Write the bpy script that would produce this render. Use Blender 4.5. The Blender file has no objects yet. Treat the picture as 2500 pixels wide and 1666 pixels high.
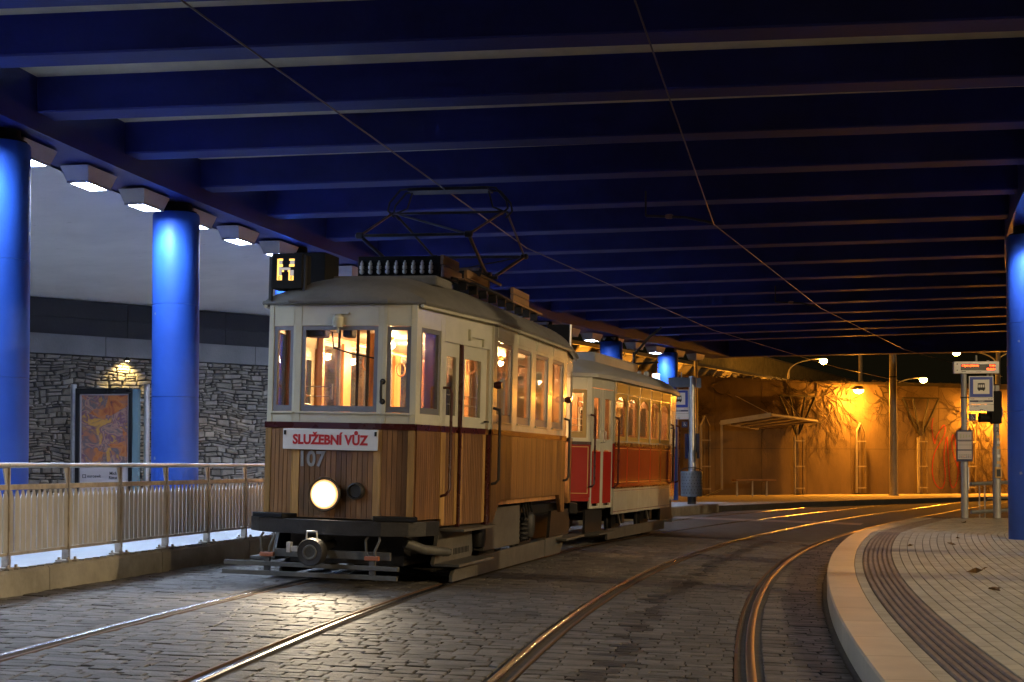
import bpy, math, random
from math import sin, cos, pi, radians, sqrt, atan, atan2, hypot
from mathutils import Vector, Matrix
random.seed(7)
S = bpy.context.scene
COL = S.collection

# ------------------------------------------------------------------ camera, world, exposure
cam_d = bpy.data.cameras.new('camera')
cam = bpy.data.objects.new('camera', cam_d)
COL.objects.link(cam)
cam_d.sensor_width = 36.0
cam_d.lens = 49.97
PITCH = radians(1.5)
cam.location = (0, 0, 1.26)
cam.rotation_euler = (pi/2 + PITCH, 0, 0)
cam_d.shift_y = (304 - 3470*math.tan(PITCH))/2500
cam_d.clip_end = 600
cam_d.clip_start = 0.05
S.camera = cam

W = bpy.data.worlds.new('World')
S.world = W
W.use_nodes = True
bg = W.node_tree.nodes['Background']
bg.inputs[0].default_value = (0.30, 0.24, 0.10, 1)      # night sky over a sodium-lit town
bg.inputs[1].default_value = 0.016
S.view_settings.view_transform = 'Standard'
S.view_settings.look = 'None'
S.view_settings.gamma = 1
S.view_settings.exposure = 0
S.view_settings.use_curve_mapping = False
S.cycles.use_denoising = True
S.cycles.max_bounces = 10
S.cycles.diffuse_bounces = 4
S.cycles.glossy_bounces = 4
S.cycles.transmission_bounces = 6
S.cycles.transparent_max_bounces = 24
S.cycles.caustics_reflective = False
S.cycles.caustics_refractive = False
S.cycles.sample_clamp_indirect = 6
S.cycles.sample_clamp_direct = 0
S.cycles.use_adaptive_sampling = True
S.cycles.adaptive_threshold = 0.02

# lamp strengths (radiance of the glowing faces)
FLOOD_L = 230
RIGHT_L = 55
BULB_L = 1500
SODIUM_L = 1900
STREET_L = 7200

# ------------------------------------------------------------------ helpers: materials
def node_mat(name):
    m = bpy.data.materials.new(name); m.use_nodes = True
    return m, m.node_tree, m.node_tree.nodes['Principled BSDF']

def pm(name, col, rough=.5, metal=0, var=.25, vs=3.0, bump=0., bs=40., island=0., spec=.5, coat=0., dirt=0., dcol=(.03, .025, .02), stretch=(1, 1, 1), rvar=.1):
    m, nt, b = node_mat(name)
    N, L = nt.nodes, nt.links
    tc = N.new('ShaderNodeTexCoord')
    mp = N.new('ShaderNodeMapping'); mp.inputs['Scale'].default_value = stretch
    L.new(tc.outputs['Object'], mp.inputs['Vector'])
    n1 = N.new('ShaderNodeTexNoise'); n1.inputs['Scale'].default_value = vs; n1.inputs['Detail'].default_value = 7
    n1.inputs['Roughness'].default_value = .62
    L.new(mp.outputs[0], n1.inputs['Vector'])
    r = N.new('ShaderNodeMapRange'); r.inputs[1].default_value = .3; r.inputs[2].default_value = .7
    r.inputs[3].default_value = 1-var; r.inputs[4].default_value = 1+var
    L.new(n1.outputs[0], r.inputs[0])
    val = r.outputs[0]
    if island:
        g = N.new('ShaderNodeNewGeometry')
        r2 = N.new('ShaderNodeMapRange'); r2.inputs[3].default_value = 1-island; r2.inputs[4].default_value = 1+island
        oi = N.new('ShaderNodeObjectInfo')
        ad = N.new('ShaderNodeMath'); ad.operation = 'ADD'
        L.new(g.outputs['Random Per Island'], ad.inputs[0]); L.new(oi.outputs['Random'], ad.inputs[1])
        fr = N.new('ShaderNodeMath'); fr.operation = 'FRACT'; L.new(ad.outputs[0], fr.inputs[0])
        L.new(fr.outputs[0], r2.inputs[0])
        mu = N.new('ShaderNodeMath'); mu.operation = 'MULTIPLY'
        L.new(val, mu.inputs[0]); L.new(r2.outputs[0], mu.inputs[1]); val = mu.outputs[0]
    mx = N.new('ShaderNodeVectorMath'); mx.operation = 'SCALE'
    mx.inputs[0].default_value = col[:3]
    L.new(val, mx.inputs['Scale'])
    out = mx.outputs[0]
    if dirt:
        n3 = N.new('ShaderNodeTexNoise'); n3.inputs['Scale'].default_value = vs*.6; n3.inputs['Detail'].default_value = 9
        n3.inputs['Roughness'].default_value = .7
        L.new(mp.outputs[0], n3.inputs['Vector'])
        r3 = N.new('ShaderNodeMapRange'); r3.inputs[1].default_value = .48; r3.inputs[2].default_value = .72
        r3.inputs[3].default_value = 0; r3.inputs[4].default_value = dirt
        L.new(n3.outputs[0], r3.inputs[0])
        mm = N.new('ShaderNodeMix'); mm.data_type = 'RGBA'
        L.new(r3.outputs[0], mm.inputs['Factor']); L.new(out, mm.inputs['A']); mm.inputs['B'].default_value = (*dcol, 1)
        out = mm.outputs['Result']
    L.new(out, b.inputs['Base Color'])
    b.inputs['Metallic'].default_value = metal
    rr = N.new('ShaderNodeMapRange'); rr.inputs[3].default_value = max(0, rough-rvar); rr.inputs[4].default_value = min(1, rough+rvar)
    L.new(n1.outputs[0], rr.inputs[0]); L.new(rr.outputs[0], b.inputs['Roughness'])
    b.inputs['Specular IOR Level'].default_value = spec
    b.inputs['Coat Weight'].default_value = coat
    b.inputs['Coat Roughness'].default_value = .08
    if bump:
        n2 = N.new('ShaderNodeTexNoise'); n2.inputs['Scale'].default_value = bs; n2.inputs['Detail'].default_value = 6
        L.new(mp.outputs[0], n2.inputs['Vector'])
        bp = N.new('ShaderNodeBump'); bp.inputs['Strength'].default_value = bump; bp.inputs['Distance'].default_value = .02
        L.new(n2.outputs[0], bp.inputs['Height']); L.new(bp.outputs[0], b.inputs['Normal'])
    return m

def em(name, col, st):
    m = bpy.data.materials.new(name); m.use_nodes = True
    nt = m.node_tree; nt.nodes.clear()
    e = nt.nodes.new('ShaderNodeEmission'); o = nt.nodes.new('ShaderNodeOutputMaterial')
    e.inputs[0].default_value = (*col, 1); e.inputs[1].default_value = st
    nt.links.new(e.outputs[0], o.inputs[0])
    return m

def glass(name, tint=(.92, .93, .9), refl=.7, haze=.05):
    m = bpy.data.materials.new(name); m.use_nodes = True
    nt = m.node_tree; nt.nodes.clear(); N, L = nt.nodes, nt.links
    t = N.new('ShaderNodeBsdfTransparent'); t.inputs[0].default_value = (*tint, 1)
    g = N.new('ShaderNodeBsdfGlossy'); g.inputs['Roughness'].default_value = .04; g.inputs[0].default_value = (.9, .9, .9, 1)
    d = N.new('ShaderNodeBsdfDiffuse'); d.inputs[0].default_value = (.4, .38, .34, 1)
    f = N.new('ShaderNodeFresnel'); f.inputs[0].default_value = 1.5
    mu = N.new('ShaderNodeMath'); mu.operation = 'MULTIPLY'; mu.inputs[1].default_value = refl
    L.new(f.outputs[0], mu.inputs[0])
    m1 = N.new('ShaderNodeMixShader'); L.new(mu.outputs[0], m1.inputs[0]); L.new(t.outputs[0], m1.inputs[1]); L.new(g.outputs[0], m1.inputs[2])
    n = N.new('ShaderNodeTexNoise'); n.inputs['Scale'].default_value = 2.5; n.inputs['Detail'].default_value = 5
    r = N.new('ShaderNodeMapRange'); r.inputs[1].default_value = .4; r.inputs[2].default_value = .8; r.inputs[4].default_value = haze*2
    L.new(n.outputs[0], r.inputs[0])
    m2 = N.new('ShaderNodeMixShader'); L.new(r.outputs[0], m2.inputs[0]); L.new(m1.outputs[0], m2.inputs[1]); L.new(d.outputs[0], m2.inputs[2])
    o = N.new('ShaderNodeOutputMaterial'); L.new(m2.outputs[0], o.inputs[0])
    return m

def wood(name, col, axis=2, rough=.4, coat=.2, island=.3):
    st = [9, 9, 9]; st[axis] = .9
    return pm(name, col, rough, 0, .32, 2.2, .15, 9., island, .5, coat, .25, (col[0]*.35, col[1]*.3, col[2]*.3), tuple(st))

# ------------------------------------------------------------------ helpers: geometry
class MB:
    def __init__(s): s.v = []; s.f = []
    def add(s, vs, fs):
        o = len(s.v); s.v += [tuple(v) for v in vs]; s.f += [tuple(i+o for i in f) for f in fs]; return s
    def hexa(s, p):                 # 0-3 bottom ring, 4-7 top ring
        return s.add(p, [(3, 2, 1, 0), (4, 5, 6, 7), (0, 1, 5, 4), (1, 2, 6, 5), (2, 3, 7, 6), (3, 0, 4, 7)])
    def box(s, x0, x1, y0, y1, z0, z1):
        return s.hexa([(x0, y0, z0), (x1, y0, z0), (x1, y1, z0), (x0, y1, z0), (x0, y0, z1), (x1, y0, z1), (x1, y1, z1), (x0, y1, z1)])
    def obox(s, c, ax, ay, az):     # oriented box: centre and three half-axis vectors
        c, ax, ay, az = map(Vector, (c, ax, ay, az))
        P = [c-ax-ay-az, c+ax-ay-az, c+ax+ay-az, c-ax+ay-az, c-ax-ay+az, c+ax-ay+az, c+ax+ay+az, c-ax+ay+az]
        return s.hexa(P)
    def tube(s, pts, r, n=8, caps=True):
        pts = [Vector(p) for p in pts]; m = len(pts)
        rs = r if isinstance(r, (list, tuple)) else [r]*m
        rings = []
        up = None
        for i, p in enumerate(pts):
            d = (pts[min(i+1, m-1)]-pts[max(i-1, 0)])
            d = d.normalized() if d.length > 1e-9 else Vector((0, 0, 1))
            if up is None:
                up = Vector((0, 0, 1)) if abs(d.z) < .9 else Vector((1, 0, 0))
            a = d.cross(up)
            if a.length < 1e-4: a = d.cross(Vector((0, 1, 0)))
            a.normalize(); b = d.cross(a); up = -b if b.dot(up) < 0 else b
            b = a.cross(d)
            rings.append([p+(a*cos(2*pi*k/n)+b*sin(2*pi*k/n))*rs[i] for k in range(n)])
        o = len(s.v)
        for R in rings: s.v += [tuple(q) for q in R]
        for i in range(m-1):
            for k in range(n):
                s.f.append((o+i*n+k, o+i*n+(k+1) % n, o+(i+1)*n+(k+1) % n, o+(i+1)*n+k))
        if caps:
            s.f.append(tuple(o+k for k in range(n))[::-1]); s.f.append(tuple(o+(m-1)*n+k for k in range(n)))
        return s
    def lathe(s, prof, c=(0, 0, 0), n=24, ax=2):   # prof: (radius, height) list
        o = len(s.v)
        for r, h in prof:
            for k in range(n):
                a = 2*pi*k/n; u, v = r*cos(a), r*sin(a)
                q = (u, v, h) if ax == 2 else ((u, h, v) if ax == 1 else (h, u, v))
                s.v.append((c[0]+q[0], c[1]+q[1], c[2]+q[2]))
        for i in range(len(prof)-1):
            for k in range(n):
                s.f.append((o+i*n+k, o+i*n+(k+1) % n, o+(i+1)*n+(k+1) % n, o+(i+1)*n+k))
        s.f.append(tuple(o+k for k in range(n))); m = len(prof)-1
        s.f.append(tuple(o+m*n+k for k in range(n)))
        return s
    def prism(s, poly, fn0, fn1):   # poly of 2-d points mapped by two functions to 3-d
        n = len(poly); o = len(s.v)
        s.v += [tuple(fn0(*p)) for p in poly]+[tuple(fn1(*p)) for p in poly]
        s.f.append(tuple(o+i for i in range(n))[::-1]); s.f.append(tuple(o+n+i for i in range(n)))
        for i in range(n): s.f.append((o+i, o+(i+1) % n, o+n+(i+1) % n, o+n+i))
        return s
    def grid(s, rows):              # rows: list of equally long point lists
        o = len(s.v); m = len(rows[0])
        for R in rows: s.v += [tuple(p) for p in R]
        for i in range(len(rows)-1):
            for k in range(m-1):
                s.f.append((o+i*m+k, o+i*m+k+1, o+(i+1)*m+k+1, o+(i+1)*m+k))
        return s
    def mesh(s, name, mat, smooth=False):
        me = bpy.data.meshes.new(name); me.from_pydata(s.v, [], s.f); me.update()
        import bmesh
        if len(s.f) < 60000:
            bm = bmesh.new(); bm.from_mesh(me); bmesh.ops.recalc_face_normals(bm, faces=bm.faces); bm.to_mesh(me); bm.free()
        if smooth:
            me.polygons.foreach_set('use_smooth', [True]*len(me.polygons)); me.set_sharp_from_angle(angle=radians(38))
        me.materials.append(mat)
        return me
    def build(s, name, mat, parent=None, smooth=False, bevel=0, **kw):
        o = link(name, s.mesh(name, mat, smooth), parent)
        if bevel:
            b = o.modifiers.new('bevel', 'BEVEL'); b.width = bevel; b.segments = 2; b.limit_method = 'ANGLE'
        props(o, **kw)
        return o

def props(o, label=None, cat=None, group=None, kind=None):
    if label: o['label'] = label
    if cat: o['category'] = cat
    if group: o['group'] = group
    if kind: o['kind'] = kind

def link(name, data, parent=None):
    o = bpy.data.objects.new(name, data); COL.objects.link(o)
    if parent: o.parent = parent
    return o

def empty(name, loc=(0, 0, 0), rot=(0, 0, 0), **kw):
    o = link(name, None); o.location = loc; o.rotation_euler = rot; o.empty_display_size = .2
    props(o, **kw)
    return o

def text(name, body, size, mat, parent, loc, rot, sx=1, bold=0, ext=.002, align='CENTER', **kw):
    c = bpy.data.curves.new(name, 'FONT'); c.body = body; c.size = size; c.extrude = ext; c.offset = bold
    c.align_x = align; c.align_y = 'CENTER'; c.resolution_u = 3
    tmp = bpy.data.objects.new('tmp', c); COL.objects.link(tmp)
    dg = bpy.context.evaluated_depsgraph_get(); dg.update()
    me = bpy.data.meshes.new_from_object(tmp.evaluated_get(dg))
    bpy.data.objects.remove(tmp); bpy.data.curves.remove(c)
    me.name = name; me.materials.clear(); me.materials.append(mat)
    for v in me.vertices: v.co.x *= sx
    o = link(name, me, parent); o.location = loc; o.rotation_euler = rot
    props(o, **kw)
    return o

def copy_tree(o, parent=None):
    c = o.copy(); COL.objects.link(c)
    if parent: c.parent = parent
    for ch in list(o.children): copy_tree(ch, c)
    return c

# ------------------------------------------------------------------ curves of the place
def XL(y): return 0.005672*y*y+0.028355*y-3.117872          # centre of the left track
def XR(y): return 0.005292*y*y+0.058562*y-0.206836          # centre of the right track
def XB(y): return 0.00619*y*y-0.0165*y-7.03                 # line of the left columns
def slope(f, y): return (f(y+.01)-f(y-.01))/.02
def off(f, y, d):
    m = slope(f, y); k = hypot(1, m)
    return (f(y)+d/k, y-d*m/k)
def road_z(x, y):
    w = 1.0 if y < 30 else max(.25, 1-(y-30)/32)
    return -.025*max(-7, min(13, x))*w
def platform_edge(y):
    d = 1.42+max(0, y-25)*.07
    return off(XR, y, d)
def kerb_off(y):
    return -2.5+max(0, min(1, (y-21)/11))*1.0
def walk_z(y): return .33-.17*max(0, min(1, (y-22)/14))
PZ = .11
DECK_BEAM, DECK_SLAB, GIRDER_Z, COL_TOP = 5.22, 5.62, 5.01, 4.86
BRIDGE_W = 12.1
Y_END = 47.6

# ------------------------------------------------------------------ materials
M = {}
M['blue'] = pm('blue_paint', (.013, .019, .15), .38, 0, .18, 1.6, .12, 30, 0, .5, 0, .10, (.01, .012, .10))
M['blue_col'] = pm('blue_column_paint', (.022, .085, .45), .55, 0, .10, 2.2, .10, 24, 0, .3, 0, .06, (.02, .03, .2))
_nt = M['blue_col'].node_tree; _N, _L = _nt.nodes, _nt.links; _b = _N['Principled BSDF']; _src = _b.inputs['Base Color'].links[0].from_socket
_tc = _N.new('ShaderNodeTexCoord'); _v = _N.new('ShaderNodeTexVoronoi'); _v.inputs['Scale'].default_value = 5.5; _w = _N.new('ShaderNodeTexNoise'); _w.inputs['Scale'].default_value = 30
_ad = _N.new('ShaderNodeVectorMath'); _ad.operation = 'MULTIPLY_ADD'; _ad.inputs[1].default_value = (.05, .05, .05)
_L.new(_tc.outputs['Object'], _w.inputs['Vector']); _L.new(_w.outputs['Color'], _ad.inputs[0]); _L.new(_tc.outputs['Object'], _ad.inputs[2]); _L.new(_ad.outputs[0], _v.inputs['Vector'])
_sc = _N.new('ShaderNodeSeparateColor'); _L.new(_v.outputs['Color'], _sc.inputs[0])
_a = _N.new('ShaderNodeMapRange'); _a.inputs[1].default_value = .10; _a.inputs[2].default_value = .16; _a.inputs[3].default_value = 1; _a.inputs[4].default_value = 0; _L.new(_v.outputs['Distance'], _a.inputs[0])
_g = _N.new('ShaderNodeMath'); _g.operation = 'GREATER_THAN'; _g.inputs[1].default_value = .86; _L.new(_sc.outputs[0], _g.inputs[0])
_m = _N.new('ShaderNodeMath'); _m.operation = 'MULTIPLY'; _L.new(_a.outputs[0], _m.inputs[0]); _L.new(_g.outputs[0], _m.inputs[1])
_x = _N.new('ShaderNodeMix'); _x.data_type = 'RGBA'; _x.inputs['B'].default_value = (.22, .26, .42, 1); _L.new(_m.outputs[0], _x.inputs['Factor']); _L.new(_src, _x.inputs['A']); _L.new(_x.outputs['Result'], _b.inputs['Base Color'])
M['blue_beam'] = pm('blue_beam_paint', (.013, .018, .135), .58, 0, .35, .9, .15, 18, 0, .2, 0, .35, (.024, .025, .07))
M['cream_soffit'] = pm('slab_concrete', (.66, .62, .48), .8, 0, .2, 1.2, .2, 25, 0, .3, 0, .15)
M['black'] = pm('black_rubber', (.010, .010, .011), .75, 0, .3, spec=.2)
M['white_ceiling'] = pm('pale_ceiling', (.78, .77, .74), .85, 0, .10, .6, .15, 20, 0, .3, 0, .10, (.2, .19, .17))
M['concrete_dark'] = pm('dark_concrete', (.040, .038, .040), .85, 0, .2, 1.0, .2, 18, .12)
M['concrete'] = pm('concrete', (.19, .185, .18), .85, 0, .16, 1.4, .25, 26, .10, .3, 0, .12)
M['kerb_conc'] = pm('kerb_concrete', (.30, .28, .24), .85, 0, .25, 2.2, .35, 22, .12, .3, 0, .45, (.09, .08, .07))
M['stone'] = pm('rubble_stone', (.225, .195, .16), .85, 0, .22, 6.0, .4, 30, .34, .3, 0, .25, (.16, .14, .12))
M['mortar'] = pm('dark_mortar', (.045, .041, .038), .95, 0, .2)  # dark mortar between the stones, also lines the rail grooves
M['walkway'] = pm('smooth_paving', (.50, .52, .56), .55, 0, .10, 1.2, .10, 20, .06, .4, 0, .14, (.25, .25, .26))
M['sett'] = pm('granite_sett', (.120, .110, .100), .64, 0, .26, 14., .5, 50, .34, .35, 0, .30, (.05, .043, .036))
M['oily'] = pm('oil_stained_sett', (.035, .032, .032), .55, 0, .3, 14., .5, 50, .2)
M['joint'] = pm('joint_dirt', (.085, .072, .058), .95, 0, .3, 8, .5, 60)
M['roadfar'] = pm('dusty_setts_far', (.120, .105, .090), .85, 0, .30, 5., .6, 24, 0, .3, 0, .4, (.05, .042, .034))
M['rail_head'] = pm('polished_rail', (.66, .62, .57), .21, 1, .05, 1.5, 0, 40, rvar=.03)
M['rail_dull'] = pm('dull_rail', (.30, .22, .17), .40, .9, .12, 4., .05, 40, rvar=.05)
M['rail_rust'] = pm('rusty_rail', (.13, .075, .045), .6, .6, .3, 12., .2, 60)
M['plat_stone'] = pm('platform_kerb_stone', (.44, .395, .31), .50, 0, .14, 3., .10, 40, .12, .5, 0, .30, (.25, .22, .18), rvar=.16)
M['paver'] = pm('pale_paver', (.40, .365, .285), .68, 0, .14, 2.5, .15, 60, .13, .4, 0, .28, (.20, .18, .14))
M['tactile'] = pm('brown_tactile', (.25, .185, .145), .75, 0, .2, 8., .2, 50, .1, .4, 0, .3, (.11, .09, .075))
M['galv'] = pm('galvanised_steel', (.58, .57, .56), .36, .75, .15, 8., .05, 50)
M['steel'] = pm('brushed_steel', (.66, .64, .61), .42, .9, .12, 9., .03, 60)
M['rusty_steel'] = pm('stained_steel', (.46, .40, .33), .5, .45, .35, 7., .15, 40)
M['slat'] = pm('grey_slat', (.52, .50, .485), .48, .25, .16, 5., .05, 30, .09, .5, 0, .35, (.25, .19, .14), (1, 1, .4))
M['lampbox'] = pm('pale_lamp_housing', (.50, .49, .49), .5, 0, .08, 4., 0, 40, 0, .5, 0, .12, (.25, .22, .2))
M['flood'] = em('flood_glow', (.62, .77, 1.0), FLOOD_L)
M['flood_off'] = pm('dark_flood_glass', (.05, .055, .065), .15, 0, .1)
M['right_flood'] = em('right_flood_glow', (.86, .85, 1.0), RIGHT_L)
M['sodium'] = em('sodium_glow', (1.0, .34, .025), SODIUM_L)
M['sodium_far'] = em('sodium_far_glow', (1.0, .40, .05), SODIUM_L*.13)
M['warm_spot'] = em('warm_spot_glow', (1.0, .80, .36), 60)
M['bulb'] = em('bulb_glow', (1.0, .58, .26), BULB_L)
M['headlight'] = em('headlight_glow', (1.0, .86, .62), 75)
_nt = M['headlight'].node_tree; _N, _L = _nt.nodes, _nt.links       # hot filament in the middle of a warm reflector
_tc = _N.new('ShaderNodeTexCoord'); _vm = _N.new('ShaderNodeVectorMath'); _vm.operation = 'MULTIPLY'; _vm.inputs[1].default_value = (1, 0, 1)
_ln = _N.new('ShaderNodeVectorMath'); _ln.operation = 'LENGTH'; _rp = _N.new('ShaderNodeValToRGB'); _e = _N['Emission']
_L.new(_tc.outputs['Object'], _vm.inputs[0]); _L.new(_vm.outputs[0], _ln.inputs[0])
_mr = _N.new('ShaderNodeMapRange'); _mr.inputs[1].default_value = 0; _mr.inputs[2].default_value = .165
_L.new(_ln.outputs['Value'], _mr.inputs[0]); _L.new(_mr.outputs[0], _rp.inputs[0])
_c = _rp.color_ramp; _c.elements[0].position = .35; _c.elements[0].color = (1, .88, .66, 1); _c.elements[1].position = 1; _c.elements[1].color = (.006, .0028, .0009, 1)
_k = _c.elements.new(.62); _k.color = (.09, .062, .030, 1); _k = _c.elements.new(.82); _k.color = (.020, .011, .004, 1)
_L.new(_rp.outputs[0], _e.inputs[0])
M['amber'] = em('amber_glow', (1.0, .56, .12), 2.2)
M['led'] = em('red_led_glow', (1.0, .055, .008), 9)
M['glass'] = glass('window_glass')
M['cream'] = pm('cream_paint', (.60, .57, .44), .20, 0, .09, 3., .10, 4.5, 0, .5, .6, .16, (.40, .36, .26))
M['roof_canvas'] = pm('roof_canvas', (.155, .150, .138), .8, 0, .18, 3., .4, 30, 0, .3, 0, .35, (.07, .066, .058))
M['trailer_roof'] = pm('trailer_roof_paint', (.40, .385, .35), .5, 0, .1, 3., .1, 30)
M['wood'] = wood('plank_wood', (.185, .088, .032), coat=.35, island=.42)
M['wood_light'] = wood('light_wood', (.36, .20, .062))
M['wood_side'] = wood('side_plank_wood', (.205, .098, .036), island=.22)
M['wood_in'] = wood('interior_wood', (.50, .245, .095), rough=.35)
M['roof_board'] = wood('roof_board_wood', (.25, .145, .075), axis=1)
M['darkred'] = pm('dark_red_paint', (.055, .010, .008), .28, 0, .12, 5., .03, 20, 0, .5, .3)
M['red'] = pm('red_paint', (.40, .022, .012), .18, 0, .08, 2., .10, 4, 0, .5, .5)
M['gold'] = pm('gold_line', (.65, .36, .09), .4, 0, .1)
M['winframe'] = pm('window_frame_grey', (.19, .185, .20), .42, .2, .12, 6.)
M['iron'] = pm('black_iron', (.028, .026, .025), .5, .35, .4, 7., .2, 40, 0, .5, 0, .3, (.055, .045, .035))
M['iron_grey'] = pm('grey_underframe', (.105, .10, .088), .6, .2, .3, 5., .15, 40, 0, .5, 0, .45, (.05, .042, .034))
M['dark_interior'] = pm('dark_interior', (.05, .035, .025), .6)
M['ceil_in'] = pm('interior_ceiling', (.82, .76, .64), .45, 0, .04)
M['sign_white'] = pm('white_enamel', (.72, .71, .70), .3, 0, .05, 4., 0, 40, 0, .5, .2, .10, (.5, .47, .45))
M['sign_red'] = pm('red_lettering', (.50, .018, .02), .35, 0, .05)
M['num_grey'] = pm('grey_numerals', (.30, .29, .28), .45, .5, .2)
M['orange_part'] = pm('orange_bracket', (.38, .12, .05), .5, 0, .3)
M['porcelain'] = pm('white_insulator', (.66, .64, .62), .25, 0, .05)
M['strap'] = pm('leather_strap', (.22, .09, .04), .5)
M['sign_blue'] = pm('sign_blue', (.02, .06, .42), .4, 0, .05)
M['case_blue'] = pm('dark_blue_case', (.012, .02, .085), .4, 0, .1)
M['pole_grey'] = pm('grey_pole_paint', (.36, .35, .34), .5, .3, .14, 4.)
M['led_black'] = pm('display_black', (.012, .012, .014), .3)
M['ochre_wall'] = pm('board_marked_concrete', (.155, .118, .080), .9, 0, .22, 1.1, .35, 12, .08, .2, 0, .40, (.13, .10, .07), (1.6, 1.6, .45))
M['pavement'] = pm('far_pavement', (.34, .31, .27), .8, 0, .14, 2., .2, 40)
M['vine'] = pm('bare_vine', (.055, .038, .024), .85, 0, .3)
M['leaf'] = pm('dead_leaf', (.18, .10, .035), .7, 0, .35, 20.)
M['trellis'] = pm('trellis_steel', (.21, .17, .12), .6, .3, .2)
M['lamp_post'] = pm('lamp_post_paint', (.36, .34, .30), .6, .2, .15)
M['bin'] = pm('bin_grey', (.24, .26, .29), .5, .4, .12)
M['ground'] = pm('ground_dirt', (.10, .088, .070), .95, 0, .35, 1.5, .5, 14)
M['poster_white'] = pm('poster_paper', (.56, .50, .50), .5, 0, .03)
M['ink'] = pm('black_ink', (.02, .02, .022), .6)
M['teal_glass'] = pm('teal_edge', (.16, .25, .29), .25, 0, .08)
M['wire'] = pm('contact_wire', (.035, .025, .018), .35, .8, .1)
# ------------------------------------------------------------------ sky, ground, road
MB().add([(-250, -120, -.7), (250, -120, -.7), (250, 300, -.7), (-250, 300, -.7)], [(0, 1, 2, 3)]).build('ground', M['ground'], kind='structure')

def ysteps(a, b, n): return [a+(b-a)*i/n for i in range(n+1)]

road = MB()
rows = []
for y in ysteps(-8, 27, 70):
    rows.append([(x, y, road_z(x, y)-.011) for x in ysteps(-7, 13, 20)])
road.grid(rows)
road_o = road.build('road', M['joint'], kind='structure')
far = MB(); rows = []
for y in ysteps(27, 75, 48):
    rows.append([(x, y, road_z(x, y)-.002*(y-27 < .01)-.003) for x in ysteps(-12, 40, 30)])
far.grid(rows).build('road_surface', M['roadfar'], road_o, kind='stuff')

# granite setts: the nearest ones are pieces of the road, the rest one joined part
def sett(mb, cs, h):
    c = [Vector(p) for p in cs]; ctr = sum(c, Vector())/4
    inset = .05+random.random()*.05
    top = [p.lerp(ctr, inset)+Vector((0, 0, h+random.uniform(-.002, .002))) for p in c]
    mid = ctr+Vector((0, 0, h+random.uniform(.000, .005)))
    base = [p+Vector((0, 0, -.02)) for p in c]
    sh = [p+Vector((0, 0, h-.0035)) for p in c]
    mb.add(base+sh+top+[mid], [(0, 1, 5, 4), (1, 2, 6, 5), (2, 3, 7, 6), (3, 0, 4, 7), (4, 5, 9, 8), (5, 6, 10, 9), (6, 7, 11, 10), (7, 4, 8, 11),
                               (8, 9, 12), (9, 10, 12), (10, 11, 12), (11, 8, 12)])
near, rest, oily = [], MB(), MB()
def lat(y, d):
    x, yy = off(XL, y, d)
    return x, yy
y = 6.9
while y < 26.9:
    dep = random.uniform(.095, .155)*(1 if y < 16 else 1.1)
    m = slope(XL, y)
    dR = (XR(y)-XL(y))/hypot(1, m)
    d_hi = dR+1.36
    blocked = [(-.82, -.635), (.635, .82), (dR-.82, dR-.635), (dR+.635, dR+.82)]
    free = []; a = kerb_off(y)+.02
    for b0, b1 in blocked:
        free.append((a, b0)); a = b1
    free.append((a, d_hi))
    for a, b in free:
        d = a-random.random()*.08 if a < -.9 else a
        while d < b-.03:
            w = random.choice((random.uniform(.10, .16), random.uniform(.14, .24), random.uniform(.2, .34)))
            e = min(d+w, b)
            if b-e < .05: e = b
            g = random.uniform(.002, .008); gy = random.uniform(.003, .010)*(2.2 if random.random() < .12 else 1)
            tw = random.uniform(-.022, .022); bow = .030*sin(d*2.1+y*.9)+.014*sin(d*6.7+y*3)+random.uniform(-.008, .008)
            pts = []
            for dd, yy in ((d+g, y+gy+tw+bow), (e-g, y+gy-tw+bow), (e-g+random.uniform(-.008, .008), y+dep-tw*.5+bow), (d+g, y+dep+tw*.5+bow)):
                X, Y = lat(yy, dd)
                pts.append((X, Y, road_z(X, Y)))
            h = random.uniform(-.0025, .0025)+.004*sin(d*1.7+y*1.1)*sin(y*.7+d)
            if random.random() < .06: h -= .006
            cx, cy = pts[0][0], pts[0][1]
            seen = cy > 7.75 and abs(cx/cy) < .365
            if abs((d+e)/2-dR+.15+.03*sin(y*2.3)) < .085+.03*sin(y*3.1):
                sett(oily, pts, h)
            elif seen and len(near) < 300:
                near.append((pts, h))
            else:
                sett(rest, pts, h)
            d = e
    y += dep
for pts, h in near:
    mb = MB(); sett(mb, pts, h)
    mb.build('sett', M['sett'], road_o)
oily.build('oily_setts', M['oily'], road_o, kind='stuff')
rest.build('sett_paving', M['sett'], road_o, kind='stuff')

# crossing strip of pale concrete behind the tracks
mb = MB(); rows = []
for t in ysteps(0, 1, 14):
    x = 4.0+4.4*t; yy = 36.2-1.9*t
    rows.append([(x, yy, road_z(x, yy)+.006), (x+.35, yy+1.1, road_z(x, yy)+.006)])
mb.grid(rows).build('crossing_strip', pm('crossing_concrete', (.30, .22, .18), .7), road_o)

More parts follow.
